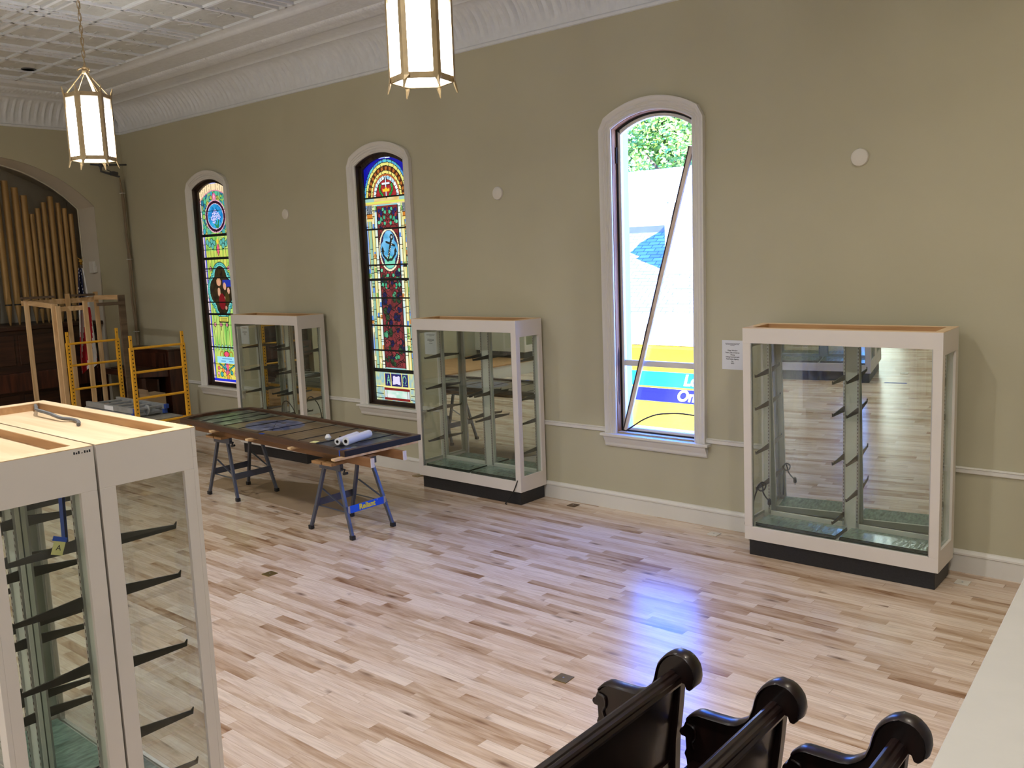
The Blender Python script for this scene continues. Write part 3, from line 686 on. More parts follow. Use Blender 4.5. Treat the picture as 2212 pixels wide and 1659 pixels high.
def paint_plain_window(seed):
    c = Canvas(0.84, 3.13, 0.03)
    c.put(c.rect(-.5, .5, 0, 4), c.streak(g3(222, 226, 214), g3(214, 226, 236), 4, 8, seed))
    for k in range(1, 8): c.put(c.rect(-.5, .5, k*.39-.016, k*.39+.016), LEAD)
    for x in (-.27, .27): c.put(c.rect(x-.016, x+.016, 0, 4), LEAD)
    return c

MT['glow'] = attr_glow('leaded_glass_backlit', 1.08)
MT['glow2'] = attr_glow('leaded_glass_daylit', 9.0)

# ------------------------------------------------------------------ windows
casing_prof = [(0.0, 0.0), (0.0, 0.022), (0.014, 0.03), (0.026, 0.022), (0.034, 0.022), (0.044, 0.034), (0.058, 0.026), (0.07, 0.036), (0.085, 0.03), (0.10, 0.042), (0.118, 0.052), (0.13, 0.05), (0.13, 0.0)]
def casing_mesh(cx, y0, sgn):
    """moulded casing: two legs and an arched head, sgn -1 = stands out towards -y"""
    m = MB(); pr = casing_prof
    for side in (-1, 1):
        path = []
        for z in (ZS-0.02, 1.5, 2.7, ZSP):
            t = (z-ZS)/(ZSP-ZS); zz = z
            path.append(((cx+side*HB, y0, zz), (side, 0, 0), (0, sgn, 0)))
        # top of leg meets the head on a mitre
        n = len(pr); m.sweep(path, pr, True)
    R = (HB*HB+SAG*SAG)/(2*SAG); a = math.asin(HB/R); cz = ZSP+SAG-R
    path = []
    for i in range(25):
        t = -a+2*a*i/24
        path.append(((cx+R*math.sin(t), y0, cz+R*math.cos(t)), (math.sin(t), 0, math.cos(t)), (0, sgn, 0)))
    m.sweep(path, pr, True)
    for side in (-1, 1):     # corner fillers between legs and head
        u = Vector((side*math.sin(a), 0, math.cos(a))); 
        path = [((cx+side*HB, y0, ZSP), tuple(u*(1-q)+Vector((side, 0, 0))*q), (0, sgn, 0)) for q in (0, .5, 1)]
        m.sweep(path, pr, True)
    return m
def frame_ring(m, cx, y0, y1, wi, zb, extra=0.0):
    """arched frame of width wi just inside the opening"""
    h0 = HB; h1 = HB-wi
    m.box(cx-h0, cx-h1, y0, y1, zb, ZSP); m.box(cx+h1, cx+h0, y0, y1, zb, ZSP); m.box(cx-h1, cx+h1, y0, y1, zb, zb+wi)
    o = arc(cx, h0, ZSP, SAG); i = arc(cx, h1, ZSP-wi*0.35, SAG*0.98)
    i = [(x, z-wi*0.65) for x, z in i]
    n = len(o)
    for k in range(n-1): m.prism([o[k], o[k+1], i[k+1], i[k]], 'y', y0, y1)
def jamb_lining(m, cx, y0, y1, t=0.006):
    a = arc(cx, HB, ZSP, SAG); 
    m.box(cx-HB, cx-HB+t, y0, y1, ZS, ZSP); m.box(cx+HB-t, cx+HB, y0, y1, ZS, ZSP); m.box(cx-HB, cx+HB, y0, y1, ZS, ZS+t)
    for k in range(len(a)-1): m.prism([a[k], a[k+1], (a[k+1][0], a[k+1][1]-t), (a[k][0], a[k][1]-t)], 'y', y0, y1)
def sill_mesh(cx, y0, sgn):
    m = MB()
    def b(x0, x1, ya, yb, z0, z1): 
        lo, hi = sorted((y0+sgn*ya, y0+sgn*yb)); m.box(x0, x1, lo, hi, z0, z1)
    b(cx-0.635, cx+0.635, 0.0, 0.085, ZS-0.035, ZS-0.008); b(cx-HB, cx+HB, -0.10, 0.02, ZS-0.035, ZS-0.008)
    return m
def apron_mesh(cx, y0, sgn):
    m = MB(); pr = [(0, 0.0), (0.062, 0), (0.062, -0.02), (0.05, -0.045), (0.034, -0.075), (0.03, -0.10), (0.02, -0.115), (0, -0.115)]
    m.sweep([((cx-0.60, y0, ZS-0.035), (0, sgn, 0), (0, 0, 1)), ((cx+0.60, y0, ZS-0.035), (0, sgn, 0), (0, 0, 1))], pr, True)
    return m
def stained_window(idx, cx, canvas):
    w = empty('window_%d' % idx, (cx, 0, ZS), 'structure')
    casing_mesh(cx, 0, -1).build('casing', MT['trim'], w, bevel=0)
    sill_mesh(cx, 0, -1).build('sill', MT['trim'], w, bevel=0.004); apron_mesh(cx, 0, -1).build('apron', MT['trim'], w)
    m = MB(); jamb_lining(m, cx, 0.0, 0.29); m.build('jamb', MT['jamb'], w)
    m = MB(); frame_ring(m, cx, 0.06, 0.12, 0.05, ZS); m.build('sash', MT['jamb'], w, bevel=0.004)
    z0 = ZS+0.05
    R = ((HB-.04)**2+SAG**2)/(2*SAG); ztop = ZSP+SAG-0.03
    keep = canvas.Z+z0 < ztop-R+np.sqrt(np.maximum(0, R*R-canvas.X**2))
    canvas.mesh('stained_glass', MT['glow'], w, cx, 0.095, z0, keep)
    m = MB()
    for z in ((.40, .67, 1.0, 1.36, 1.6, 1.79, 2.25, 2.65) if idx == 2 else (1.1, 1.98, 2.34, .57, 1.29)): m.box(cx-.41, cx+.41, 0.075, 0.092, z0+z-.009, z0+z+.009)
    m.build('saddle_bar', MT['gasket'], w)
    return w
stained_window(1, WX[0], paint_lily_window())
stained_window(2, WX[1], paint_anchor_window())
# window 3: the leaded sash is out, an outer storm window stands in the opening
cx = WX[2]
w = empty('window_3', (cx, 0, ZS), 'structure')
casing_mesh(cx, 0, -1).build('casing', MT['trim'], w)
sill_mesh(cx, 0, -1).build('sill', MT['trim'], w, bevel=0.004); apron_mesh(cx, 0, -1).build('apron', MT['trim'], w)
m = MB(); jamb_lining(m, cx, 0.0, 0.075); m.build('jamb', MT['lightjamb'], w)
m = MB(); frame_ring(m, cx, 0.066, 0.078, 0.022, ZS); m.build('gasket', MT['gasket'], w)
m = MB(); frame_ring(m, cx, 0.08, 0.13, 0.05, ZS); m.box(cx-HB+.04, cx+HB-.04, 0.09, 0.12, 1.545, 1.605); m.box(cx-HB, cx+HB, -0.0, 0.09, ZS, ZS+.008)
m.build('storm_frame', MT['trim'], w, bevel=0.003)
a = arc(cx, HB-.045, ZSP-.05, SAG*.98)
m = MB().prism([(cx-HB+.045, ZS+.045)]+a+[(cx+HB-.045, ZS+.045)], 'y', 0.103, 0.107); m.build('pane', MT['pane'], w)
m = MB(); m.prism([(0.022, 1.17), (0.036, 1.13), (0.046, 1.2), (0.048, 1.68), (0.036, 1.74), (0.024, 1.66)], 'x', cx-HB+.005, cx-HB+.009)
m.build('sash_slot', MT['slot'], w)
m = MB().box(cx-HB+.006, cx-HB+.022, 0.05, 0.064, 3.62, 3.78); m.build('hinge', MT['gasket'], w)
# windows of the opposite wall, which light the room
for i, ox in enumerate(OX):
    w = empty('window_%d' % (4+i), (ox, YO, ZS), 'structure')
    casing_mesh(ox, YO, 1).build('casing', MT['trim'], w)
    sill_mesh(ox, YO, 1).build('sill', MT['trim'], w); apron_mesh(ox, YO, 1).build('apron', MT['trim'], w)
    m = MB(); jamb_lining(m, ox, YO-0.29, YO); m.build('jamb', MT['jamb'], w)
    c = paint_plain_window(60+i); z0 = ZS+.04; R = (HB**2+SAG**2)/(2*SAG)
    keep = c.Z+z0 < ZSP+SAG-.02-R+np.sqrt(np.maximum(0, R*R-c.X**2))
    m = MB(); frame_ring(m, ox, YO-.13, YO-.06, 0.05, ZS); m.build('sash', MT['jamb'], w)
    c.mesh('leaded_glass', MT['glow2'], w, ox, YO-0.095, z0, keep)

DOWN = 75.0
# ------------------------------------------------------------------ glass display cases
def make_case(label, W, D, loc, rotz, group, levels, skip=(), mir=(0, 0, 0), lean=0.0):
    """white display case: black base, glazed front and sides, mirrored back; front looks towards -y before turning"""
    root = empty('display_case', loc); tag(root, label, 'display case', group)
    hx, hy, H = W/2, D/2, 2.04
    B = lambda: MB()
    def part(m, name, mats, bevel=0.0, smooth=False, parent=None): return m.build(name, mats, parent or root, smooth, bevel, local=True)
    part(B().box(-hx+.03, hx-.03, -hy+.03, hy-.004, 0, .152), 'base', MT['black'], .003)
    t = .02
    m = B(); m.box(-hx, -hx+.07, -hy, -hy+t, .27, 1.91); m.box(hx-.07, hx, -hy, -hy+t, .27, 1.91)
    m.box(-hx, hx, -hy, -hy+t, 1.91, 2.038); m.box(-hx, hx, -hy, -hy+t, .15, .27)
    part(m, 'front_frame', MT['case'], .0015)
    for sg in (-1, 1):
        a, b = sorted((sg*hx, sg*(hx-t))); y0, y1 = -hy+t, hy
        m = B(); m.box(a, b, y0, -hy+.065, .32, 1.86); m.box(a, b, hy-.065, y1, .32, 1.86); m.box(a, b, y0, y1, 1.86, 2.038); m.box(a, b, y0, y1, .15, .32)
        part(m, 'side_frame', MT['case'], .0015)
        c0, c1 = sorted((sg*(hx-t-.002), sg*(hx-t-.007)))
        part(B().box(c0, c1, -hy+t+.002, hy-.05, .30, 1.88), 'side_pane', MT['glass'])
        m = B(); a2, b2 = sorted((sg*(hx-.071), sg*(hx-.077))); m.box(a2, b2, -hy+.004, -hy+.03, .27, 1.91); part(m, 'edge_trim', MT['alu'])
    part(B().box(-hx+t, hx-t, hy-.02+mir[0]*1.9, hy+mir[0]*1.9, .15, 2.03), 'back_board', MT['case_in'])
    m = B()
    m.box(-hx, hx, -hy, -hy+.055, 2.038, 2.0415); m.box(-hx, hx, hy-.055, hy, 2.038, 2.0415); m.box(-hx, -hx+.07, -hy+.055, hy-.055, 2.038, 2.0415); m.box(hx-.07, hx, -hy+.055, hy-.055, 2.038, 2.0415)
    m.mi = 1
    m.box(-hx+t, hx-t, -hy+t, -hy+.054, 2.0, 2.038); m.box(-hx+t, hx-t, hy-.054, hy-t, 2.0, 2.038); m.box(-hx+t, -hx+.069, -hy+.054, hy-.054, 2.0, 2.038); m.box(hx-.069, hx-t, -hy+.054, hy-.054, 2.0, 2.038)
    part(m, 'top_rim', [MT['ply'], MT['plyedge']])
    part(B().box(-hx+t, hx-t, -hy+t, hy-t, 1.992, 2.002), 'top_panel', MT['ply'])
    part(B().box(-hx+t, hx-t, -hy+t, hy-.02, .245, .262), 'floor_panel', MT['case_in'])
    part(B().box(-hx+.07, hx-.07, -hy+t+.001, -hy+t+.006, .255, 1.93), 'front_pane', MT['glass'])
    ym = hy-.043
    for a, b in ((-hx+.03, -.004), (.004, hx-.03)):
        c_ = (a+b)/2; h_ = (b-a)/2; mo = part(B().box(-h_, h_, 0, .004, -.84, .845), 'mirror', MT['mirror'])
        mo.location = (c_, ym+mir[0], 1.14); mo.rotation_euler = (mir[1], 0, mir[2])
    for a, b in ((-hx+t, -hx+.08), (-.068, .068), (hx-.08, hx-t)): part(B().box(a, b, ym-.022, ym-.002, .262, 1.99), 'post', MT['case_in'], .002)
    part(B().box(-hx+.081, -.069, ym-.022, ym-.002, .262, .322), 'mirror_rail', MT['case_in'], .002)
    part(B().box(.069, hx-.081, ym-.022, ym-.002, .262, .322), 'mirror_rail', MT['case_in'], .002)
    stx = (-hx+.071, -.058, .058, hx-.071); proto = None; slots = None
    for k, x in enumerate(stx):
        m = B(); m.box(x-.008, x+.008, ym-.032, ym-.022, .30, 1.985); m.mi = 1
        for z in np.arange(.34, 1.95, .03): m.box(x-.0025, x+.0025, ym-.0327, ym-.0315, z, z+.014)
        part(m, 'shelf_standard', [MT['alu'], MT['slot']])
        for i, z in enumerate(levels[k]):
            if (k, i) in skip: continue
            y0 = ym-.032; L = .265
            m = B(); m.prism([(y0, z+.022), (y0, z-.026), (y0-L*.55, z-.024), (y0-L, z-.022), (y0-L-.006, z+.008), (y0-L+.006, z-.004), (y0-L*.5, z+.008)], 'x', x-.004, x+.004)
            part(m, 'shelf_bracket', MT['bracket'])
    root.rotation_euler = (lean, 0, rotz)
    root.location.z += abs(math.sin(lean))*(hy-.03)
    return root
def sheets(loc, rotz, W, D, label, group, n=3, dx=0.0):
    """glass shelves laid flat on the floor of a case, in two heaps"""
    proto = None
    c, s = math.cos(rotz), math.sin(rotz)
    for sg in (-1, 1):
        for i in range(n):
            if proto is None:
                w = W/2-.10; d = D-.135
                m = MB(); m.mi = 1; m.box(-w/2, w/2, -d/2, d/2, 0, .009)
                m.m[1] = 0; o = m.build('glass_shelf', [MT['shelfglass'], MT['shelfedge']], None, local=True); proto = o
            else:
                o = proto.copy(); COL.objects.link(o)
            x = sg*(W/4-.035)+dx+.003*i*sg; y = -.022+.004*((i*7) % 3-1)
            o.location = (loc[0]+c*x-s*y, loc[1]+s*x+c*y, .2625+.0093*i+loc[2]); o.rotation_euler.z = rotz+.004*((i*5) % 3-1)
            tag(o, label % ('left' if sg < 0 else 'right'), 'glass shelf', group % ('left' if sg < 0 else 'right'))
lv4 = [(1.617, 1.326, .931, .608), (1.599, 1.328, .914, .40), (1.61, 1.325, .916, .613), (1.61, 1.33, .92, .61)]
lv3 = [(1.57, 1.20, .93, .56), (1.60, 1.16, .89), (1.585, 1.16, .87), (1.6, 1.17, .9, .57)]
lv2 = [(1.56, 1.22, .90, .60), (1.58, 1.24, .92, .6), (1.55, 1.21, .9, .6), (1.55, 1.2, .88, .58)]
lvn = [(1.62, 1.40, 1.08, .76, .52), (1.66, 1.42, 1.1, .74), (1.62, 1.38, 1.06, .7), (1.64, 1.40, 1.12, .66, .42)]
CG = 'white glass display cases'
C4 = (-2.69, -.375, 0); C3 = (-6.99, -.262, 0); C2 = (-10.80, -.275, 0)
make_case('white glass display case at the right, beside the paper notice on the wall', 1.615, .43, C4, 0.006, CG, lv4, mir=(.05, math.radians(2.3), math.radians(4.1)), lean=math.radians(1.4))
make_case('white glass display case standing right of the anchor stained-glass window', 1.60, .45, C3, 0.0, CG, lv3)
make_case('white glass display case behind the sawhorse table, beside the lily stained-glass window', 1.58, .45, C2, 0.0, CG, lv2)
NB = (-4.297, -6.012, 0); NA = (-4.297, -6.452, 0)
make_case('nearest white display case, right one of the back-to-back pair at lower left', 1.535, .43, NB, PI, CG, lvn)
make_case('white display case at the left edge, the one with a yellow note on its glass', 1.535, .43, NA, 0.0, CG, lvn)
OF = (-14.38, -8.95, .3105)
make_case('white display case on the platform, seen only reflected in the middle case', 1.6, .45, OF, 0.0, CG, lv2)
sheets((C4[0], C4[1]-.006, .008), 0.006, 1.615, .42, 'green glass shelf lying flat inside the right-hand display case, %s heap', 'glass shelves in the right-hand case, %s heap')
sheets(C3, 0, 1.60, .45, 'green glass shelf lying flat inside the display case beside the anchor window, %s heap', 'glass shelves in the middle case, %s heap')
sheets(NB, PI, 1.535, .43, 'green glass shelf on the floor of the nearest display case, %s heap', 'glass shelves in the nearest case, %s heap')
sheets(NA, 0, 1.535, .43, 'green glass shelf on the floor of the case cut by the left edge, %s heap', 'glass shelves in the left-edge case, %s heap')

def spline(pts, n=8):
    pts = [Vector(p) for p in pts]; out = []
    P_ = [pts[0]]+pts+[pts[-1]]
    for i in range(1, len(P_)-2):
        p0, p1, p2, p3 = P_[i-1:i+3]
        for k in range(n):
            t = k/n; out.append(0.5*((2*p1)+(-p0+p2)*t+(2*p0-5*p1+4*p2-p3)*t*t+(-p0+3*p1-3*p2+p3)*t**3))
    out.append(pts[-1]); return out
def cord(pts, r, mat, label, name='power_cord'):
    o = MB().tube(spline(pts), r, 8).build(name, mat, smooth=True); return tag(o, label, 'cord')
# knotted cord hung on the lowest left bracket of the right case, its plug hanging free
x0 = -3.405
root = empty('power_cord', (x0, -.50, .60)); tag(root, 'black power cord knotted on the lowest left bracket of the right-hand case', 'cord')
pts = [(-3.445, -.575, .30), (-3.44, -.572, .40), (-3.43, -.545, .52), (x0-.005, -.50, .62), (x0+.02, -.49, .655), (x0+.055, -.49, .64), (x0+.045, -.495, .595), (x0+.01, -.505, .58), (x0-.012, -.51, .61), (x0+.012, -.50, .645), (x0+.03, -.495, .61), (x0+.035, -.50, .57), (x0+.06, -.50, .53), (x0+.085, -.50, .505)]
MB().tube(spline(pts), .0065, 8).build('flex', MT['cord'], root, True)
m = MB().lathe([(.006, .03), (.013, .026), (.016, .0), (.016, -.022), (.008, -.028)], (x0+.095, -.50, .49), 10); m.box(x0+.091, x0+.093, -.503, -.497, .445, .465); m.box(x0+.098, x0+.1, -.503, -.497, .445, .465)
m.build('plug', MT['cord'], root, True)
cord([(-3.505, -.50, .335), (-3.53, -.50, .30), (-3.545, -.49, .25), (-3.55, -.45, .2), (-3.545, -.40, .1), (-3.545, -.35, .012), (-3.50, -.26, .009)], .007, MT['cord'], 'black cord trailing down the left side of the right-hand display case')
cord([(-6.235, -.489, .285), (-6.26, -.495, .22), (-6.30, -.50, .14), (-6.36, -.515, .05), (-6.40, -.52, .009), (-6.37, -.53, .009)], .006, MT['cord'], 'thin black cord hanging over the base of the middle display case')
cord([(-10.80, -.29, .30), (-10.79, -.30, .62), (-10.74, -.31, .77), (-10.66, -.31, .81), (-10.58, -.31, .78), (-10.47, -.31, .66), (-10.40, -.30, .40), (-10.38, -.29, .272)], .007, MT['cord'], 'black cord looping up inside the display case behind the table')
cord([(-5.0, -5.865, 2.028), (-4.90, -5.90, 2.03), (-4.78, -5.945, 2.035), (-4.62, -5.95, 2.03), (-4.49, -5.952, 2.02), (-4.42, -5.925, 2.014), (-4.34, -5.935, 2.012), (-4.26, -5.97, 2.011)], .009, MT['greycord'], 'grey cord lying in the raw plywood top of the nearest display case')
cord([(-3.62, -6.60, .50), (-3.66, -6.56, .56), (-3.70, -6.50, .585), (-3.74, -6.46, .54), (-3.72, -6.42, .50), (-3.68, -6.46, .47), (-3.70, -6.53, .43), (-3.74, -6.58, .30)], .009, MT['cord'], 'black cord looped low inside the display case cut by the left edge')
m = MB()
for k, (dy, h) in enumerate(((0, .010), (.009, .007), (.018, .011), (.03, .003), (.041, .010), (.051, .008), (.060, .010))): m.box(-3.5294, -3.5288, -6.315+dy, -6.309+dy, 2.017, 2.017+h)
o = m.build('pen_mark', MT['ink']); o.parent = bpy.data.objects['display_case.004']; o.matrix_parent_inverse = Matrix.Translation(-Vector(NA))
# note held with blue tape on the end glass, and tape strips further in
root = empty('paper_note', (-3.549, -6.397, 1.62)); tag(root, 'small yellow note taped inside the end glass of the left-edge display case', 'note')
def tilt_rect(m, y, z, w, h, a, x):
    c, s = math.cos(a), math.sin(a); q = [(-w/2, -h/2), (w/2, -h/2), (w/2, h/2), (-w/2, h/2)]
    m.prism([(y+u*c-v*s, z+u*s+v*c) for u, v in q], 'x', x-.0006, x)
xg = -3.5575
m = MB(); tilt_rect(m, -6.398, 1.659, .045, .055, -.35, xg+.0008); m.build('sheet', MT['note'], root)
m = MB(); tilt_rect(m, -6.389, 1.693, .055, .018, -.38, xg+.0016); m.build('tape', MT['tape'], root)
text_mesh('letter', 'A', .03, MT['ink'], root, (xg+.0012, -6.397, 1.659), (0, math.cos(-.35), math.sin(-.35)), (0, -math.sin(-.35), math.cos(-.35)), extrude=.0002)
root = empty('tape_strip', (-3.80, -6.31, 1.6)); tag(root, 'long blue tape strip on the back of the left-edge case, above the yellow note', 'tape')
m = MB(); m.prism([(-3.80, 1.58), (-3.765, 1.58), (-3.745, 1.93), (-3.78, 1.93)], 'y', -6.286, -6.285); m.prism([(-3.84, 1.86), (-3.815, 1.84), (-3.77, 1.93), (-3.80, 1.93)], 'y', -6.286, -6.285); m.build('strip', MT['tape'], root)

o = MB().box(-3.36, -3.06, -5.89, -5.85, .0004, .001).build('tape_strip', MT['tape']); tag(o, 'blue tape strip on the floor, seen only in the right case mirror', 'tape')

# ------------------------------------------------------------------ notices, discs, floor plates
def notice(x0, z0, label, lines=None, tilt=0.0):
    root = empty('paper_notice', (x0+.108, -.003, z0)); tag(root, label, 'notice', 'paper notices on the window wall')
    m = MB(); m.box(x0, x0+.216, -.003, -.001, z0, z0+.279); m.build('sheet', MT['paper'], root)
    X, Z = (1, 0, 0), (0, 0, 1); cx = x0+.108; y = -.0032
    m = MB()
    for zz, w in ((.250, .15), (.240, .135), (.230, .045)):
        k = -w/2
        rng = random.Random(int(w*1e4))
        while k < w/2:
            l = rng.uniform(.006, .016); m.box(cx+k, cx+min(k+l, w/2), -.0035, -.003, z0+zz-.002, z0+zz+.002); k += l+.003
    if lines is None:
        for zz, w in ((.19, .11), (.175, .12), (.16, .05), (.14, .06)):
            k = -w/2; rng = random.Random(int(zz*1e4))
            while k < w/2:
                l = rng.uniform(.01, .022); m.box(cx+k, cx+min(k+l, w/2), -.0035, -.003, z0+zz-.003, z0+zz+.003); k += l+.004
    m.build('print', MT['ink'], root)
    if lines:
        for i, t in enumerate(lines): text_mesh('print_line', t, .0165, MT['ink'], root, (cx, y, z0+.182-.0205*i), X, Z, extrude=.0003, offset=.0004)
    return root
notice(-4.018, 1.579, 'white printed paper notice on the wall between the bare window and the right-hand case',
       ['Origo Window', 'Peter, Judy and James', 'Oberg', 'Oberg Insurance and', 'Real Estate Agency,', 'Inc.', '2023'])
notice(-8.09, 1.555, 'white paper notice seen through the left glass of the display case beside the anchor window')
notice(-12.14, 1.55, 'white paper notice seen through the glass of the display case behind the table')
for x, t in ((-10.775, 'round white wall cover between the lily and anchor stained-glass windows'), (-6.783, 'round white wall cover above the middle display case, left of the bare window'), (-2.743, 'round white wall cover high above the right-hand display case')):
    root = empty('wall_cover', (x, 0, 3.433)); tag(root, t, 'wall cover', 'round wall covers')
    MB().lathe([(.074, 0), (.074, -.012), (.068, -.02)], (x, -.0005, 3.436), 32, 'y').build('rim', MT['disc'], root, True)
    MB().lathe([(.067, 0), (.055, -.006), (.0, -.009)], (x, -.0195, 3.436), 32, 'y').build('dome', MT['disc'], root, True)
o = MB().lathe([(.03, 0), (.03, -.02), (.02, -.045)], (-1.12, -.0005, .70), 16, 'y').build('wall_fixture', MT['disc'], smooth=True); tag(o, 'small white knob on the wall at the right edge, below the chair rail', 'knob')
for x, y, a, mt, t in ((-6.692, -3.402, .02, 'brass', 'square brass floor outlet plate at left, in front of the near display cases'), (-3.372, -3.462, .05, 'brass', 'square brass floor outlet plate beside the front pew'),
                       (-3.998, -.226, 0, 'disc', 'pale floor outlet plate left of the right-hand case, by the baseboard'), (-8.219, -.12, 0, 'brass', 'dull floor outlet plate left of the middle display case'),
                       (-5.737, -.15, 0, 'oldwood', 'brown floor outlet plate right of the middle display case'), (-1.779, -.27, 0, 'disc', 'pale floor outlet plate right of the right-hand case, by the baseboard'), (-3.17, -6.42, 0, 'disc', 'pale floor outlet plate seen only in the right case mirror')):
    root = empty('floor_outlet', (x, y, 0)); tag(root, t, 'floor outlet', 'floor outlet plates'); 
    w = .052
    MB().box(x-w, x+w, y-w, y+w, 0.0005, .006).build('plate', MT[mt], root, bevel=.002)
    m = MB().lathe([(.007, .006), (.007, .009), (.0, .0095)], (x, y, 0), 10); m.build('screw', MT['alu'], root, True)
    root.rotation_euler.z = a

# ------------------------------------------------------------------ pendant lanterns
def lantern(x, y, zb, a0, label):
    H, R = .60, .205; zt = zb+H
    root = empty('pendant_lantern', (x, y, zb)); tag(root, label, 'lantern', 'hexagonal pendant lanterns')
    cs = [(x+R*math.cos(a0+PI/6+PI/3*k), y+R*math.sin(a0+PI/6+PI/3*k)) for k in range(6)]
    out = [Vector((math.cos(a0+PI/6+PI/3*k), math.sin(a0+PI/6+PI/3*k), 0)) for k in range(6)]
    for z, nm in ((zb, 'bottom_ring'), (zt, 'top_ring')):
        m = MB()
        for k in range(6):
            a, b = cs[k], cs[(k+1) % 6]; m.beam((a[0], a[1], z), (b[0], b[1], z), .016, .036)
        m.build(nm, MT['bronze'], root)
    for k in range(6):
        p = Vector((cs[k][0], cs[k][1], 0)); o = out[k]; t = Vector((-o.y, o.x, 0))
        m = MB(); 
        prof = [(-.085, .004, .024), (-.035, .014, .006), (0, .033, 0), (.03, .029, 0), (H-.03, .029, 0), (H, .033, 0), (H+.035, .014, .008), (H+.085, .003, .024)]
        vs = []; fs = []
        for z, w, d in prof:
            c = p+o*d; vs += [c-t*w+o*.001+Vector((0, 0, zb+z)), c+o*.013*min(1, w/.012)+Vector((0, 0, zb+z)), c+t*w+o*.001+Vector((0, 0, zb+z)), c-o*.006+Vector((0, 0, zb+z))]
        for i in range(len(prof)-1): fs += [(i*4+j, i*4+(j+1) % 4, i*4+4+(j+1) % 4, i*4+4+j) for j in range(4)]
        fs += [(3, 2, 1, 0), tuple(len(prof)*4-4+j for j in range(4))]
        m.add(vs, fs); m.build('corner_bar', MT['bronze'], root)
        a, b = Vector(cs[k]).to_3d(), Vector(cs[(k+1) % 6]).to_3d(); n = ((a+b)/2-Vector((x, y, 0))).normalized()
        def pt(v, z): q = v-n*.008; return (q.x, q.y, z)
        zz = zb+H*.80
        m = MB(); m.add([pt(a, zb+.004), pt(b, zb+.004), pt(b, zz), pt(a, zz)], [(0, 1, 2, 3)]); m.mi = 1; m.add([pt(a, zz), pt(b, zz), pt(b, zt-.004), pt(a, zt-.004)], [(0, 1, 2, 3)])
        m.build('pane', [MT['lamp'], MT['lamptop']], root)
        top = Vector((x, y, zt+.235)); base = p+Vector((0, 0, zt+.01))-o*.01
        if k % 2 == 0: MB().beam(base, top+o*.02, .026, .007, up=o).build('yoke_arm', MT['bronze'], root)
        else: MB().tube([base, top+o*.01], .003, 6).build('stay_wire', MT['bronze'], root)
    m = MB(); m.add([(c[0]*.985+x*.015, c[1]*.985+y*.015, zb-.004) for c in cs], [(0, 1, 2, 3, 4, 5)]); m.build('bottom_pane', MT['lamp'], root)
    m = MB().lathe([(.012, -.03), (.03, -.02), (.034, .0), (.02, .015), (.03, .03), (.014, .05), (.008, .07)], (x, y, zt+.24), 12)
    for k in range(3):
        a = a0+PI/6+2*PI/3*k; d = Vector((math.cos(a), math.sin(a), 0)); c = Vector((x, y, zt+.25)); m.tube([c, c+d*.035+Vector((0, 0, .015)), c+d*.06+Vector((0, 0, .005)), c+d*.068-Vector((0, 0, .012))], .008, 6)
    m.build('crown', MT['bronze'], root, True)
    # chain of long links
    z = zt+.31; i = 0; m = MB()
    while z < ZC-.06:
        L, wd = .075, .013; pts = []
        for k in range(12):
            a = 2*PI*k/12; u = wd*math.cos(a); v = (L/2-wd)*(1 if math.sin(a) > .01 else -1 if math.sin(a) < -.01 else 0)+wd*math.sin(a)
            pts.append((x+u*math.cos(a0+i*PI/2), y+u*math.sin(a0+i*PI/2), z+L/2+v))
        m.tube(pts, .0042, 5, closed=True); z += L-.018; i += 1
    m.tube([(x+.008*math.sin(q*1.3), y+.008*math.cos(q*1.3), zt+.3+(ZC-.05-zt-.3)*q/24) for q in range(25)], .003, 5)
    m.build('chain', MT['bronze'], root, True)
    MB().lathe([(.012, -.07), (.03, -.05), (.07, -.02), (.075, 0)], (x, y, ZC), 16).build('canopy', MT['bronze'], root, True)
lantern(-9.03, -3.5, 3.83, math.radians(-22), 'lit hexagonal brass pendant lantern at the upper left, hanging in front of the organ arch')
lantern(-4.36, -3.5, 3.885, math.radians(-46), 'lit hexagonal brass pendant lantern at top centre, cut by the upper edge of the photo')
root = empty('recessed_light', (-13.04, -2.36, ZC)); tag(root, 'small round recessed fitting in the pressed ceiling, left of the lantern chain', 'ceiling light')
MB().lathe([(.085, -.012), (.095, -.008), (.095, .0), (.07, .0)], (-13.04, -2.36, ZC), 24).build('ring', MT['greybox'], root, True)
MB().lathe([(.07, -.004), (.0, -.004)], (-13.04, -2.36, ZC-.009), 24).build('lens', MT['disc'], root, True)

# further recessed fittings of the ceiling, outside the frame, that light the hall
for x in (-12.7, -8.2, -3.8, 0.2):
    for y in (-5.7, -9.6):
        root = empty('recessed_light', (x, y, ZC)); tag(root, 'lit round recessed ceiling fitting outside the frame', 'ceiling light', 'lit recessed ceiling fittings')
        MB().lathe([(.085, -.012), (.095, -.008), (.095, .0), (.07, .0)], (x, y, ZC), 24).build('ring', MT['disc'], root, True)
        MB().lathe([(.07, -.003), (.0, -.003)], (x, y, ZC-.004), 24).build('lens', MT['lamp'], root, True)
        ld = bpy.data.lights.new('downlight', 'AREA'); ld.shape = 'DISK'; ld.size = .14; ld.energy = DOWN; ld.color = (1.0, .985, .97); ld.spread = math.radians(150)
        lo = bpy.data.objects.new('downlight', ld); COL.objects.link(lo); lo.parent = root; lo.location = (0, 0, -.02)

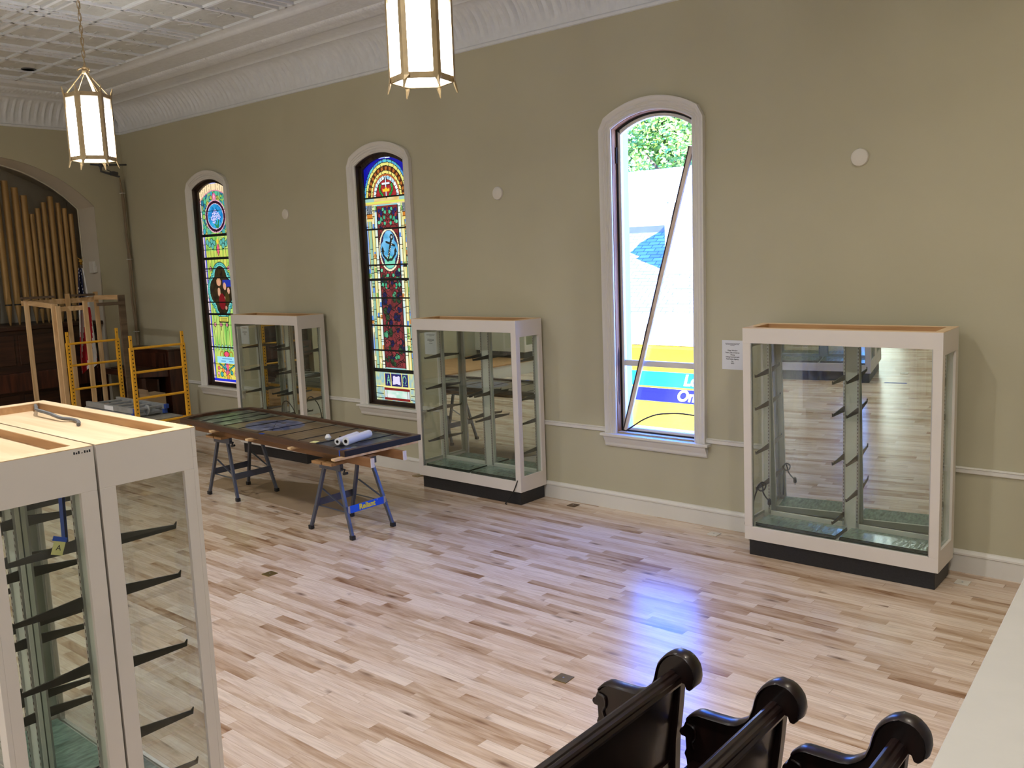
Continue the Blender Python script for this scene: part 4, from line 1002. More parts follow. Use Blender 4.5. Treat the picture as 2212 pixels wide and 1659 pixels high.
x, y = -0.9, -2.6
root = empty('recessed_light', (x, y, ZC)); tag(root, 'lit round recessed ceiling fitting above the right end of the window wall, outside the frame', 'ceiling light', None)
MB().lathe([(.085, -.012), (.095, -.008), (.095, .0), (.07, .0)], (x, y, ZC), 24).build('ring', MT['disc'], root, True)
MB().lathe([(.07, -.003), (.0, -.003)], (x, y, ZC-.004), 24).build('lens', MT['lamp'], root, True)
ld = bpy.data.lights.new('downlight', 'AREA'); ld.shape = 'DISK'; ld.size = .14; ld.energy = DOWN*.8; ld.color = (1.0, .90, .74); ld.spread = math.radians(160)
lo = bpy.data.objects.new('downlight', ld); COL.objects.link(lo); lo.parent = root; lo.location = (0, 0, -.02)

# ------------------------------------------------------------------ pipe organ
root = empty('pipe_organ', (-16.1, AC, .31)); tag(root, 'pipe organ with gold pipes over a dark walnut case inside the arch', 'pipe organ')
m = MB(); m.box(-16.9, -15.48, -3.92, -.70, .31, 1.84); m.build('case', MT['organwood'], root, bevel=.01)
m = MB(); m.box(-16.9, -15.42, -3.93, -.58, 1.84, 1.90); m.build('top_moulding', MT['organwood'], root, bevel=.01)
for i in range(5):
    y1 = -.78-i*.625; y0 = y1-.56
    for z0, z1 in ((1.28, 1.76), (.45, .80)): MB().box(-15.48, -15.46, y0, y1, z0, z1).build('panel', MT['organwood'], root, bevel=.006)
MB().box(-15.48, -15.34, -3.9, -.72, .86, 1.16).build('rail', MT['consolewood'], root, bevel=.01)
V = [(-1.328, 3.732), (-1.229, 3.825), (-1.121, 3.927), (-1.004, 4.03), (-.885, 3.925), (-.786, 3.833), (-.686, 3.74)]
Lg = [(-1.428, 4.034), (-1.559, 4.158), (-1.704, 4.264), (-1.85, 4.36), (-2.03, 4.42)]
pipes = [(y, z, .040 if abs(y+1.004) > .02 else .046, 2.16) for y, z in V]+[(y, z, .052, 2.24) for y, z in Lg]
pipes = pipes+[(2*AC-y, z, r, b) for y, z, r, b in pipes]+[(AC, 4.46, .055, 2.26)]
for y, zt, r, zm in pipes:
    xp = -16.0
    p = MB().lathe([(r, zm+.01), (r, zt-.004), (r*.86, zt), (r*.86, zt-.12)], (xp, y, 0), 20).build('organ_pipe', MT['pipe'], root, True)
    m = MB(); m.lathe([(r*.98, zm-.012), (r*.98, zm+.012)], (xp, y, 0), 20); m.build('pipe_mouth', MT['gasket'], p, True)
    m = MB(); m.lathe([(.012, 1.90), (.018, 1.93), (r, zm-.012)], (xp, y, 0), 20)
    m.prism([(y-r*.75, zm+.015), (y+r*.75, zm+.015), (y, zm+.28)], 'x', xp+r*.80, xp+r*1.03); m.build('pipe_foot', MT['pipe'], p, True)

# organ console in the corner
root = empty('organ_console', (-14.5, -.35, .31)); tag(root, 'dark wooden organ console in the corner behind the yellow scaffold', 'organ console')
m = MB().box(-15.19, -13.80, -.32, -.035, .31, 1.40); m.build('body', MT['consolewood'], root, bevel=.006)
MB().box(-15.2, -13.79, -.34, -.03, 1.40, 1.425).build('lid', MT['consolewood'], root, bevel=.006)
MB().box(-15.15, -13.86, -.345, -.325, 1.12, 1.36).build('music_desk', MT['consolewood'], root, bevel=.004)
m = MB(); m.prism([(-.82, 1.02), (-.82, 1.06), (-.77, 1.10), (-.325, 1.12), (-.325, .98)], 'x', -15.19, -13.84); m.build('key_desk', MT['consolewood'], root, bevel=.006)
MB().box(-15.0, -14.05, -.72, -.46, 1.10, 1.118).build('keyboard', MT['organwood'], root)
for xx in (-13.86, -15.14): 
    m = MB(); m.box(xx-.035, xx+.035, -.80, -.73, .31, 1.0); m.build('leg', MT['consolewood'], root, bevel=.006)
MB().box(-15.1, -13.9, -.50, -.47, .31, .95).build('knee_panel', MT['organwood'], root)
root = empty('cardboard_box', (-13.55, -.72, .31)); tag(root, 'brown cardboard box standing on the platform between the two scaffold ends', 'box')
MB().box(-13.78, -13.44, -.89, -.62, .3105, .78).build('carton', MT['cardboard'], root, bevel=.004)
m = MB(); m.prism([(-.89, .78), (-.91, .86), (-.90, .86), (-.88, .785)], 'x', -13.76, -13.46); m.build('flap', MT['cardboard'], root)

# flag on its pole
root = empty('flag', (-15.12, -.99, .31)); tag(root, 'furled red, white and blue flag on a gold-topped pole beside the organ pipes', 'flag')
m = MB().lathe([(.11, 0), (.11, .03), (.04, .06), (.02, .1)], (-15.12, -.99, .3105), 20); m.build('stand', MT['gold'], root, True)
MB().tube([(-15.12, -.99, .36), (-15.12, -.99, 2.86)], .014, 10).build('pole', MT['oldwood'], root, True)
m = MB().lathe([(.012, 0), (.028, .015), (.012, .03), (.035, .055), (.03, .075), (.012, .095)], (-15.12, -.99, 2.85), 12)
m.add([(-15.12, -1.05, 2.985), (-15.12, -.99, 2.925), (-15.12, -.93, 2.985), (-15.12, -.975, 2.955), (-15.12, -1.005, 2.955), (-15.10, -.99, 2.94)], [(0, 1, 5, 4), (1, 2, 3, 5)])
m.build('finial', MT['gold'], root, True)
nu, nv = 40, 60; vs = []; fs = []; mi = []
for j in range(nv+1):
    v = j/nv
    for i in range(nu+1):
        u = i/nu; wd = .05+.27*min(1, v*1.15)**.8
        y = -1.03+(u-.42)*wd-.03*v; x = -15.10+(.045+.02*v)*math.sin(u*PI*5+v*1.5)+.02*u
        z = 2.80-1.68*v+.10*(u-.5)*v+(.04*math.cos(u*PI*5)*v)
        vs.append((x, y, z))
for j in range(nv):
    for i in range(nu):
        fs.append((j*(nu+1)+i, j*(nu+1)+i+1, (j+1)*(nu+1)+i+1, (j+1)*(nu+1)+i))
        v = j/nv; u = i/nu; s_ = u*6.5+v*3.0
        if v < .40: mi.append(2 if u < .62 else 1)
        else: mi.append(int(s_) % 2)
        if v < .40 and u < .62 and ((i*5+j*3) % 11 == 0): mi[-1] = 1
m = MB(); m.add(vs, fs); m.m = mi; m.build('cloth', [MT['flagred'], MT['flagwhite'], MT['flagblue']], root, True)

# box on the arch reveal, cables and bracket in the corner
root = empty('switch_box', (-15.56, -.573, 2.71)); tag(root, 'small white box on the reveal of the organ arch', 'switch box')
MB().box(-15.655, -15.50, -.615, -.5695, 2.715, 2.91).build('housing', MT['swplate'], root, bevel=.004)
MB().box(-15.50, -15.455, -.602, -.5695, 2.72, 2.83).build('side_cap', MT['swplate'], root, bevel=.003)
root = empty('cable_bundle', (-15.3, -.06, 1.43)); tag(root, 'bundle of tan cables running down the corner beside the organ arch', 'cable')
for k in range(4):
    dx = .018*(k-1.5)
    pts = [(-15.30+dx, -.085-.01*k, 4.31), (-15.30+dx*1.2, -.075, 3.9), (-15.30+dx, -.07-.01*(k % 2), 3.3), (-15.30+dx*1.6, -.06, 2.9), (-15.29+dx*2.2, -.07-.012*(k % 3), 2.3), (-15.29+dx*1.5, -.065, 1.9), (-15.30+dx, -.06, 1.66), (-15.28+dx*2.5, -.05-.01*k, 1.43)]
    MB().tube(spline(pts), .011, 6).build('cable', MT['conduit'], root, True)
for z, y in ((4.05, -.075), (2.92, -.065), (1.66, -.062)): MB().box(-15.35, -15.25, y-.03, y+.03, z, z+.012).build('cable_tie', MT['swplate'], root)
root = empty('camera_bracket', (-15.2, -.3, 4.35)); tag(root, 'dark jointed bracket high in the corner below the left lantern', 'bracket')
MB().tube([(-15.2, -.63, 4.505), (-15.2, -.46, 4.50), (-15.2, -.012, 4.53)], .016, 8).build('bar', MT['greybox'], root, True)
MB().tube([(-15.2, -.462, 4.50), (-15.2, -.458, 4.40), (-15.2, -.29, 4.36), (-15.2, -.15, 4.32)], .02, 8).build('arm', MT['greybox'], root, True)
m = MB().lathe([(.0, -.07), (.035, -.06), (.042, .0), (.03, .06), (0, .065)], (-15.18, -.25, 4.37), 12, 'y'); m.build('joint', MT['greybox'], root, True)
MB().tube(spline([(-15.2, -.40, 4.49), (-15.19, -.38, 4.44), (-15.18, -.30, 4.40), (-15.18, -.24, 4.38)]), .007, 6).build('lead', MT['cord'], root, True)
MB().lathe([(.03, -.03), (.034, .0), (.02, .03)], (-15.2, -.46, 4.50), 12).build('clamp', MT['greybox'], root, True)
# ------------------------------------------------------------------ rough timber frame on the platform
root = empty('lumber_rack', (-14.3, -1.55, .31)); tag(root, 'open frame of pine studs standing before the organ, behind the scaffold', 'lumber rack')
def stud(x, y, zt, mt='pine', w=.065, d=.038): MB().box(x-d/2, x+d/2, y-w/2, y+w/2, .3105, zt).build('post', MT[mt], root, bevel=.002)
for x, y, z in ((-14.8, -2.04, 2.33), (-14.8, -1.405, 2.40), (-14.8, -.95, 2.41), (-13.75, -2.075, 2.28), (-13.71, -2.03, 2.25), (-13.75, -1.61, 2.30)): stud(x, y, z)
stud(-13.75, -1.04, 2.36, 'oldwood', .10)
def trail(a, b, mt, w=.04, h=.085): MB().beam(a, b, w, h).build('rail', MT[mt], root, bevel=.002)
trail((-14.84, -2.09, 2.285), (-14.84, -.92, 2.285), 'pineh', .038, .08)
trail((-14.80, -2.10, 2.365), (-14.80, -1.62, 2.365), 'oldwood', .12, .035); trail((-14.84, -1.36, 2.365), (-14.84, -.97, 2.365), 'oldwood', .12, .035)
trail((-13.79, -2.07, 2.20), (-13.79, -1.57, 2.20), 'pineh', .038, .07); trail((-14.78, -.97, 2.315), (-13.77, -1.02, 2.325), 'pineh', .038, .07); trail((-13.70, -1.45, 2.235), (-13.70, -1.03, 2.235), 'oldwood', .038, .05)
trail((-14.78, -2.0, 2.285), (-13.77, -2.02, 2.24), 'pineh', .038, .07)

# ------------------------------------------------------------------ yellow rolling scaffold
SY0, SY1 = -2.105, -1.372
root = empty('rolling_scaffold', (-12.45, -1.74, 0)); tag(root, 'yellow rolling scaffold with perforated posts, a folded ladder on its deck', 'scaffold')
for fx, wheels in ((-11.45, 1), (-13.33, 1)):
    zg = 0.0
    fr = MB(); 
    o = None
    m = MB()
    for y in (SY0, SY1): m.box(fx-.022, fx+.022, y-.028, y+.028, .17, 1.72)
    for k in range(2):
        y = (SY0, SY1)[k]
    end = m.build('end_frame', MT['yellow'], root, bevel=.004)
    for y in (SY0, SY1):
        MB().box(fx-.014, fx+.014, y-.018, y+.018, 1.72, 1.88).build('socket', MT['yellow'], end, bevel=.002)
        h = MB()
        for z in np.arange(.22, 1.70, .052):
            for sx in (-1, 1):
                h.lathe([(.010, 0), (.010, sx*.002)], (fx+sx*.0215, y, z), 8, 'x')
        h.lathe([(.008, 0), (.008, .002)], (fx+.0135, y, 1.82), 8, 'x'); h.build('pin_holes', MT['hole'], end)
        c = MB().lathe([(.062, -.016), (.066, 0), (.062, .016)], (fx, y, .066), 18, 'y').build('caster', MT['tyre'], root, True)
        m = MB(); m.box(fx-.02, fx+.02, y-.028, y-.02, .06, .16); m.box(fx-.02, fx+.02, y+.02, y+.028, .06, .16); m.box(fx-.03, fx+.03, y-.03, y+.03, .155, .17); m.build('fork', MT['alu'], c)
    for z in (1.735-.03, 1.387, 1.036, .69, .25): MB().tube([(fx, SY0, z), (fx, SY1, z)], .017, 10).build('rung', MT['yellow'], end, True)
for y in (SY0, SY1): MB().box(-13.31, -11.47, y-.02+(.045 if y == SY0 else -.045), y+.02+(.045 if y == SY0 else -.045), .655, .70).build('side_rail', MT['yellow'], root, bevel=.003)
MB().box(-13.29, -11.49, SY0+.065, SY1-.065, .69, .715).build('deck', MT['deck'], root, bevel=.002)
# folded ladder on the deck
root = empty('folded_ladder', (-12.6, -1.75, .7155)); tag(root, 'folded grey aluminium ladder lying on the scaffold deck', 'ladder')
for k, (z, dx) in enumerate(((.73, 0), (.815, .05))):
    for y in (-1.97, -1.52): 
        r = MB().box(-13.25+dx, -11.85+dx, y-.022, y+.022, z-.013 if k == 0 else z-.03, z+.045).build('ladder_rail', MT['ladder'], root, bevel=.004)
    for i in range(5): 
        x = -13.1+dx+i*.29; MB().box(x-.04, x+.04, -1.955, -1.535, z+.002, z+.028).build('rung', MT['ladder'], root, bevel=.003)
for x, y, z in ((-11.84, -1.97, .76), (-11.84, -1.52, .76), (-11.79, -1.97, .83), (-11.79, -1.52, .83)): MB().box(x, x+.05, y-.03, y+.03, z-.03, z+.035).build('end_cap', MT['bluecap'], root, bevel=.01)
MB().lathe([(.07, -.012), (.075, 0), (.07, .012)], (-11.88, -1.745, .80), 20, 'y').build('hinge_disc', MT['ladder'], root, True)
MB().box(-12.62, -12.36, -1.994, -1.9925, .79, .85).build('label_plate', MT['paper'], root)

# ------------------------------------------------------------------ work table: two folding sawhorses, timbers, leaded panel
def sawhorse(x0, x1, y0, y1, label, sign):
    """x0,x1: foot spread; y0,y1: near and far trestle"""
    cxx = (x0+x1)/2
    root = empty('sawhorse', (cxx, (y0+y1)/2, 0)); tag(root, label, 'sawhorse', 'folding steel sawhorses')
    ti = .05
    for y, yt in ((y0, y0+ti), (y1, y1-ti)):
        for x, s_ in ((x0, 1), (x1, -1)):
            xt = cxx-s_*.10
            k = .62; knee = Vector((x+(xt-x)*.30, y+(yt-y)*.30, .215))
            m = MB(); m.beam((x, y, .02), knee, .032, .032, up=(0, 1, 0)); m.beam(knee-Vector((0, 0, .004)), (xt, yt, .70), .034, .034, up=(0, 1, 0))
            lg = m.build('leg', MT['steel'], root, bevel=.003)
            MB().box(x-.024, x+.024, y-.022, y+.022, 0.0026, .045).build('foot', MT['rubber'], lg, bevel=.004)
        MB().box(cxx-.165, cxx+.165, yt-.022, yt+.022, .665, .735).build('head_channel', MT['steel'], root, bevel=.003)
        # strut from one leg down to the other
        f0 = .45; f1 = .27
        a = Vector((x0+(cxx-.1-x0)*(.62), y+(yt-y)*.62, .44)); b = Vector((x1+(cxx+.1-x1)*.38, y+(yt-y)*.38, .27))
        MB().beam(a+Vector((.02, .022, 0)), b+Vector((0, .022, 0)), .006, .022, up=(0, 1, 0)).build('diagonal_strut', MT['steel'], root)
        a = Vector((x0+(cxx-.1-x0)*.36, y+(yt-y)*.36, .26)); MB().beam(a+Vector((0, .024, 0)), b+Vector((.02, .024, -.02)), .006, .02, up=(0, 1, 0)).build('cross_strut', MT['steel'], root)
    for x, nm in ((x0, 'back'), (x1, 'front')):
        xx = x+(cxx+(-.1 if x == x0 else .1)-x)*.40; s2 = -1 if x == x0 else 1
        o = MB().beam((xx+s2*.022, y0+.02, .285), (xx+s2*.022, y1-.02, .285), .005, .075).build('stretcher', MT['bluesign'] if (sign and x == x1) else MT['steel'], root, bevel=.001)
        if sign and x == x1:
            o['label'] = 'bright blue stretcher plate with yellow lettering'
            yc = (y0+y1)/2
            text_mesh('lettering', 'Reliant', .076, MT['yellowtext'], o, (xx+.026, yc, .286), (0, 1, 0), (0, 0, 1), extrude=.0004, offset=.0030)
            text_mesh('trade_mark', 'TM', .014, MT['paper'], o, (xx+.026, yc+.135, .312), (0, 1, 0), (0, 0, 1), extrude=.0003)
            m = MB(); m.box(xx+.0245, xx+.026, y0+.02, y0+.045, .247, .323); m.box(xx+.0245, xx+.026, y1-.045, y1-.02, .247, .323)
            m.build('end_bracket', MT['alu'], o)
    for d in (-.085, .085):
        MB().box(cxx+d-.075, cxx+d+.075, y0-.07, y1+.05, .735, .762).build('jaw_board', MT['wbtop'], root, bevel=.002)
    m = MB().tube([(cxx+.165, y0+.05, .69), (cxx+.215, y0+.05, .69), (cxx+.215, y0+.03, .65)], .009, 8); m.tube([(cxx+.215, y0+.03, .65), (cxx+.275, y0+.03, .665)], .013, 8)
    m.build('crank', MT['rubber'], root, True)
sawhorse(-7.495, -6.835, -2.335, -1.80, 'grey folding sawhorse with a blue lettered plate, right end of the table', True)
sawhorse(-9.735, -9.13, -2.15, -1.61, 'plain grey folding sawhorse under the left end of the table', False)
A_T = math.radians(-3.0)
def tpt(u, v, z):   # table frame: u along the panel, v across
    c, s = math.cos(A_T), math.sin(A_T); return (-8.36+u*c-v*s, -1.885+u*s+v*c, z)
def tbox(m, u0, u1, v0, v1, z0, z1):
    q = [tpt(u, v, z) for z in (z0, z1) for u, v in ((u0, v0), (u1, v0), (u1, v1), (u0, v1))]
    return m.add(q, [(0, 3, 2, 1), (4, 5, 6, 7), (0, 1, 5, 4), (1, 2, 6, 5), (2, 3, 7, 6), (3, 0, 4, 7)])
for v, t in ((-.30, 'long stained timber carrying the panel on the near side of the table'), (.10, 'long stained timber carrying the panel on the far side of the table')):
    root = empty('timber', tpt(0, v, .7625)); tag(root, t, 'timber', 'timbers under the leaded panel')
    m = MB(); tbox(m, -1.62, 1.845, v-.019, v+.019, .7625, .851); m.build('board', MT['lumber'], root, bevel=.002)
    m = MB(); tbox(m, 1.845, 1.855, v-.02, v+.02, .762, .852); m.build('painted_end', MT['paintend'], root)
for u, v0, v1, mt, t in ((1.63, -.60, .44, 'pine', 'pale stick laid crosswise under the right end of the leaded panel'), (.78, -.535, .46, 'pine', 'pale stick under the leaded panel, second from the right end'), (-.02, -.55, .46, 'pine', 'pale stick under the middle of the leaded panel'), (-.85, -.53, .46, 'pine', 'pale stick under the left end of the leaded panel')):
    m = MB(); tbox(m, u-.03, u+.03, v0, v1, .8515, .874); o = m.build('batten_stick', MT[mt], bevel=.002); tag(o, t, 'stick', 'sticks under the leaded panel')
root = empty('leaded_panel', tpt(0, 0, .8745)); tag(root, 'arched leaded glass window sash lying flat across the two sawhorses', 'leaded window panel')
LU, LV, FW = 1.66, .485, .06
R = (LV*LV+.14*.14)/(2*.14); a = math.asin(LV/R)
def outline(hu, hv, sag):
    R = (hv*hv+sag*sag)/(2*sag); a = math.asin(hv/R)
    return [(hu, -hv), (hu, hv)]+[(-hu-(sag-R)-R*math.cos(a-2*a*i/14), R*math.sin(a-2*a*i/14)) for i in range(15)]
oo = outline(LU, LV, .14); ii = outline(LU-FW, LV-FW, .12); n = len(oo)
m = MB(); vs = [tpt(*p, .8745) for p in oo]+[tpt(*p, .8745) for p in ii]+[tpt(*p, .932) for p in oo]+[tpt(*p, .932) for p in ii]
fs = []
for k in range(n):
    j = (k+1) % n; fs += [(k, j, n+j, n+k), (2*n+k, 3*n+k, 3*n+j, 2*n+j), (k, 2*n+k, 2*n+j, j), (n+k, n+j, 3*n+j, 3*n+k)]
m.add(vs, fs); m.build('sash', MT['sashwood'], root, bevel=.003)
c = Canvas(2*(LU-FW)+.14, 2*(LV-FW)+.01, .009)
c.put(c.rect(-5, 5, 0, 5), c.streak(rgb(112, 94, 68), rgb(134, 112, 80), 20, 6, 71)); c.C[:] = c.C
zc = (LV-FW)
for k in range(-18, 18):
    x = k*.09; c.put(c.line([(x, 0), (x, 2)], .007), (0.012, 0.012, 0.014))
c.put(c.rect(.95, 3, 0, 3), c.streak(rgb(50, 54, 66), rgb(84, 88, 96), 5, 8, 75)); c.put(c.rect(-3, -.85, 0, 3), c.streak(rgb(34, 40, 34), rgb(120, 130, 110), 4, 7, 76))
rng = random.Random(12)
for k in range(60):
    px, pz = (rng.uniform(-1.6, -.85) if k < 40 else rng.uniform(.95, 1.6)), rng.uniform(.05, .8); c.put(c.ell(px, pz, rng.uniform(.02, .07), rng.uniform(.015, .05)), rgb(*rng.choice(((30, 36, 30), (60, 70, 56), (150, 158, 140), (40, 40, 44), (90, 100, 84)))))
for z in (.02, zc*2-.06): c.put(c.rect(-3, 3, z, z+.05), c.streak(rgb(140, 140, 120), rgb(90, 92, 90), 8, 2, 73))
c.put(c.rect(-3, 3, .075, .082), (0.01, .01, .012)); c.put(c.rect(-3, 3, 2*zc-.076, 2*zc-.069), (0.01, .01, .012))
# round medallion of feathery pieces
c.put(c.ell(-.33, zc, .40, .30), c.streak(rgb(74, 82, 118), rgb(120, 128, 160), 9, 5, 77))
for k in range(16):
    t = 2*PI*k/16; c.put(c.line([(-.33, zc), (-.33+.4*math.cos(t), zc+.3*math.sin(t))], .008), rgb(136, 140, 160) if k % 2 else (.012, .012, .016))
    c.put(c.ell(-.33+.2*math.cos(t+.2), zc+.14*math.sin(t+.2), .05, .03), rgb(*rng.choice(((70, 78, 120), (110, 116, 150), (60, 60, 84), (86, 76, 64)))))
keep = np.ones(c.X.shape, bool); hu = LU-FW; sag = .12; R = ((LV-FW)**2+sag**2)/(2*sag)
keep &= c.X < hu+.01
keep &= c.X > -hu-(sag-R)-np.sqrt(np.maximum(0, R*R-(c.Z-zc)**2))-.01
MT['dullglass'] = attr_plain('leaded_glass_unlit', 0.3)
def flat(gx, gz):
    V = np.zeros((len(gz), len(gx), 3)); U, G = np.meshgrid(gx, gz); G = G-zc
    cc, ss = math.cos(A_T), math.sin(A_T)
    V[..., 0] = -8.36+U*cc-G*ss; V[..., 1] = -1.885+U*ss+G*cc; V[..., 2] = .905; return V
c.mesh('leaded_glass', MT['dullglass'], root, 0, 0, 0, keep, flat)
for u in (-1.38, -1.12, -.85, -.52, -.12, .28, .68, 1.0, 1.3):
    m = MB(); tbox(m, u-.006, u+.006, -LV+FW, LV-FW, .9055, .910); m.build('saddle_bar', MT['bar'], root)
m = MB(); tbox(m, 1.6605, 1.662, -.48, .48, .8745, .93); m.build('end_plate', MT['bar'], root)
# things on the panel
def roll(p, q, r, label):
    root = empty('paper_roll', ((p[0]+q[0])/2, (p[1]+q[1])/2, p[2]-r)); tag(root, label, 'roll', 'white rolls on the leaded panel')
    p = Vector(p); q = Vector(q); d = (q-p).normalized()
    ref = d.orthogonal().normalized(); s_ = d.cross(ref); vs = []; fs = []; k = 24
    for c_, rr in ((p, r*.45), (p, r), (q, r), (q, r*.45)): vs += [c_+rr*(math.cos(2*PI*j/k)*ref+math.sin(2*PI*j/k)*s_) for j in range(k)]
    for i in range(4): fs += [(i*k+j, i*k+(j+1) % k, ((i+1) % 4)*k+(j+1) % k, ((i+1) % 4)*k+j) for j in range(k)]
    MB().add(vs, fs).build('paper', MT['roll'], root, True)
    vs = []; fs = []
    for c_, rr in ((p-d*.004, r*.36), (p-d*.004, r*.45), (q+d*.004, r*.45), (q+d*.004, r*.36)): vs += [c_+rr*(math.cos(2*PI*j/k)*ref+math.sin(2*PI*j/k)*s_) for j in range(k)]
    for i in range(4): fs += [(i*k+j, i*k+(j+1) % k, ((i+1) % 4)*k+(j+1) % k, ((i+1) % 4)*k+j) for j in range(k)]
    MB().add(vs, fs).build('core', MT['rollcore'], root, True)
roll((-6.99, -2.22, .9595), (-7.09, -1.83, .9595), .041, 'thicker white paper roll on the leaded panel, nearer the right end')
roll((-7.085, -2.25, .952), (-7.20, -1.90, .952), .0335, 'thinner white paper roll on the leaded panel, left of the thick one')
m = MB(); rng = random.Random(5)
vs = []; fs = []; k = 10
for i in range(7):
    for j in range(k):
        th = PI*i/6; r = (.03+.012*rng.random())*math.sin(th); vs.append((-7.36+r*math.cos(2*PI*j/k), -2.15+r*math.sin(2*PI*j/k)*.8, .9515-.033*math.cos(th)))
for i in range(6): fs += [(i*k+j, i*k+(j+1) % k, (i+1)*k+(j+1) % k, (i+1)*k+j) for j in range(k)]
o = m.add(vs, fs).build('crumpled_paper', MT['roll']); tag(o, 'crumpled white paper on the leaded panel, left of the two rolls', 'paper')
o = MB().lathe([(.02, 0), (.022, .02), (.012, .03), (.012, .04), (.0, .042)], (-7.25, -2.08, .9185), 12).build('black_cap', MT['cord'], smooth=True); tag(o, 'small black cap on the leaded panel behind the rolls', 'cap')
o = MB().box(-7.40, -7.325, -2.355, -2.28, .932, .934); q = o.build('sticky_note', MT['note']); q.rotation_euler.z = .3; tag(q, 'yellow sticky note on the near edge of the leaded panel', 'note')
o = MB().box(-8.28, -8.22, -2.362, -2.32, .932, .934).build('tape_scrap', MT['tape']); tag(o, 'scrap of blue tape on the near edge of the leaded panel, left of the note', 'tape')
m = MB(); tbox(m, 1.575, 1.592, -.47, -.35, .9325, .934); tbox(m, 1.575, 1.592, -.4875, -.486, .876, .934); o = m.build('tape_scrap', MT['tape']); tag(o, 'blue tape strip wrapped over the near right corner of the leaded panel', 'tape')
# kraft board on the floor
o = MB().prism([(-10.265, -1.89), (-7.80, -2.02), (-7.73, -2.005), (-7.68, -1.93), (-7.65, -1.77), (-7.833, -1.248), (-8.933, -1.09), (-10.376, -1.50)], 'z', .0004, .0025).build('kraft_board', MT['cardboard']); tag(o, 'large flat sheet of brown board on the floor under the sawhorse table', 'board')

# ------------------------------------------------------------------ leaning strips in the bare window
root = empty('window_batten', (-4.8, .06, ZS)); tag(root, 'painted wooden batten leaning diagonally across the bare window', 'batten')
a = Vector((-5.165, .058, .862)); b = Vector((-4.355, .058, 3.70)); m = MB(); m.beam(a, b, .040, .028, up=(0, 1, 0)); m.build('face_strip', MT['batten'], root, bevel=.002)
d = Vector((-.021, 0, .006)); m = MB()
m.beam(a+d*1.15, b+d*1.15, .014, .03, up=(0, 1, 0)); 
for t in (.12, .34, .55, .76): p = a+(b-a)*t+d*1.4; m.beam(p, p+(b-a).normalized()*.16, .014, .02, up=(0, 1, 0))
m.build('edge_strip', MT['battendark'], root)
o = MB().tube(spline([(-5.14, .018, .862), (-5.03, .018, .935), (-4.919, .018, 1.004), (-4.78, .018, 1.062), (-4.643, .018, 1.087), (-4.50, .018, 1.10), (-4.335, .018, 1.095)]), .008, 8).build('bent_strip', MT['battendark'], smooth=True); tag(o, 'thin dark strip bent in an arc at the foot of the bare window', 'strip')

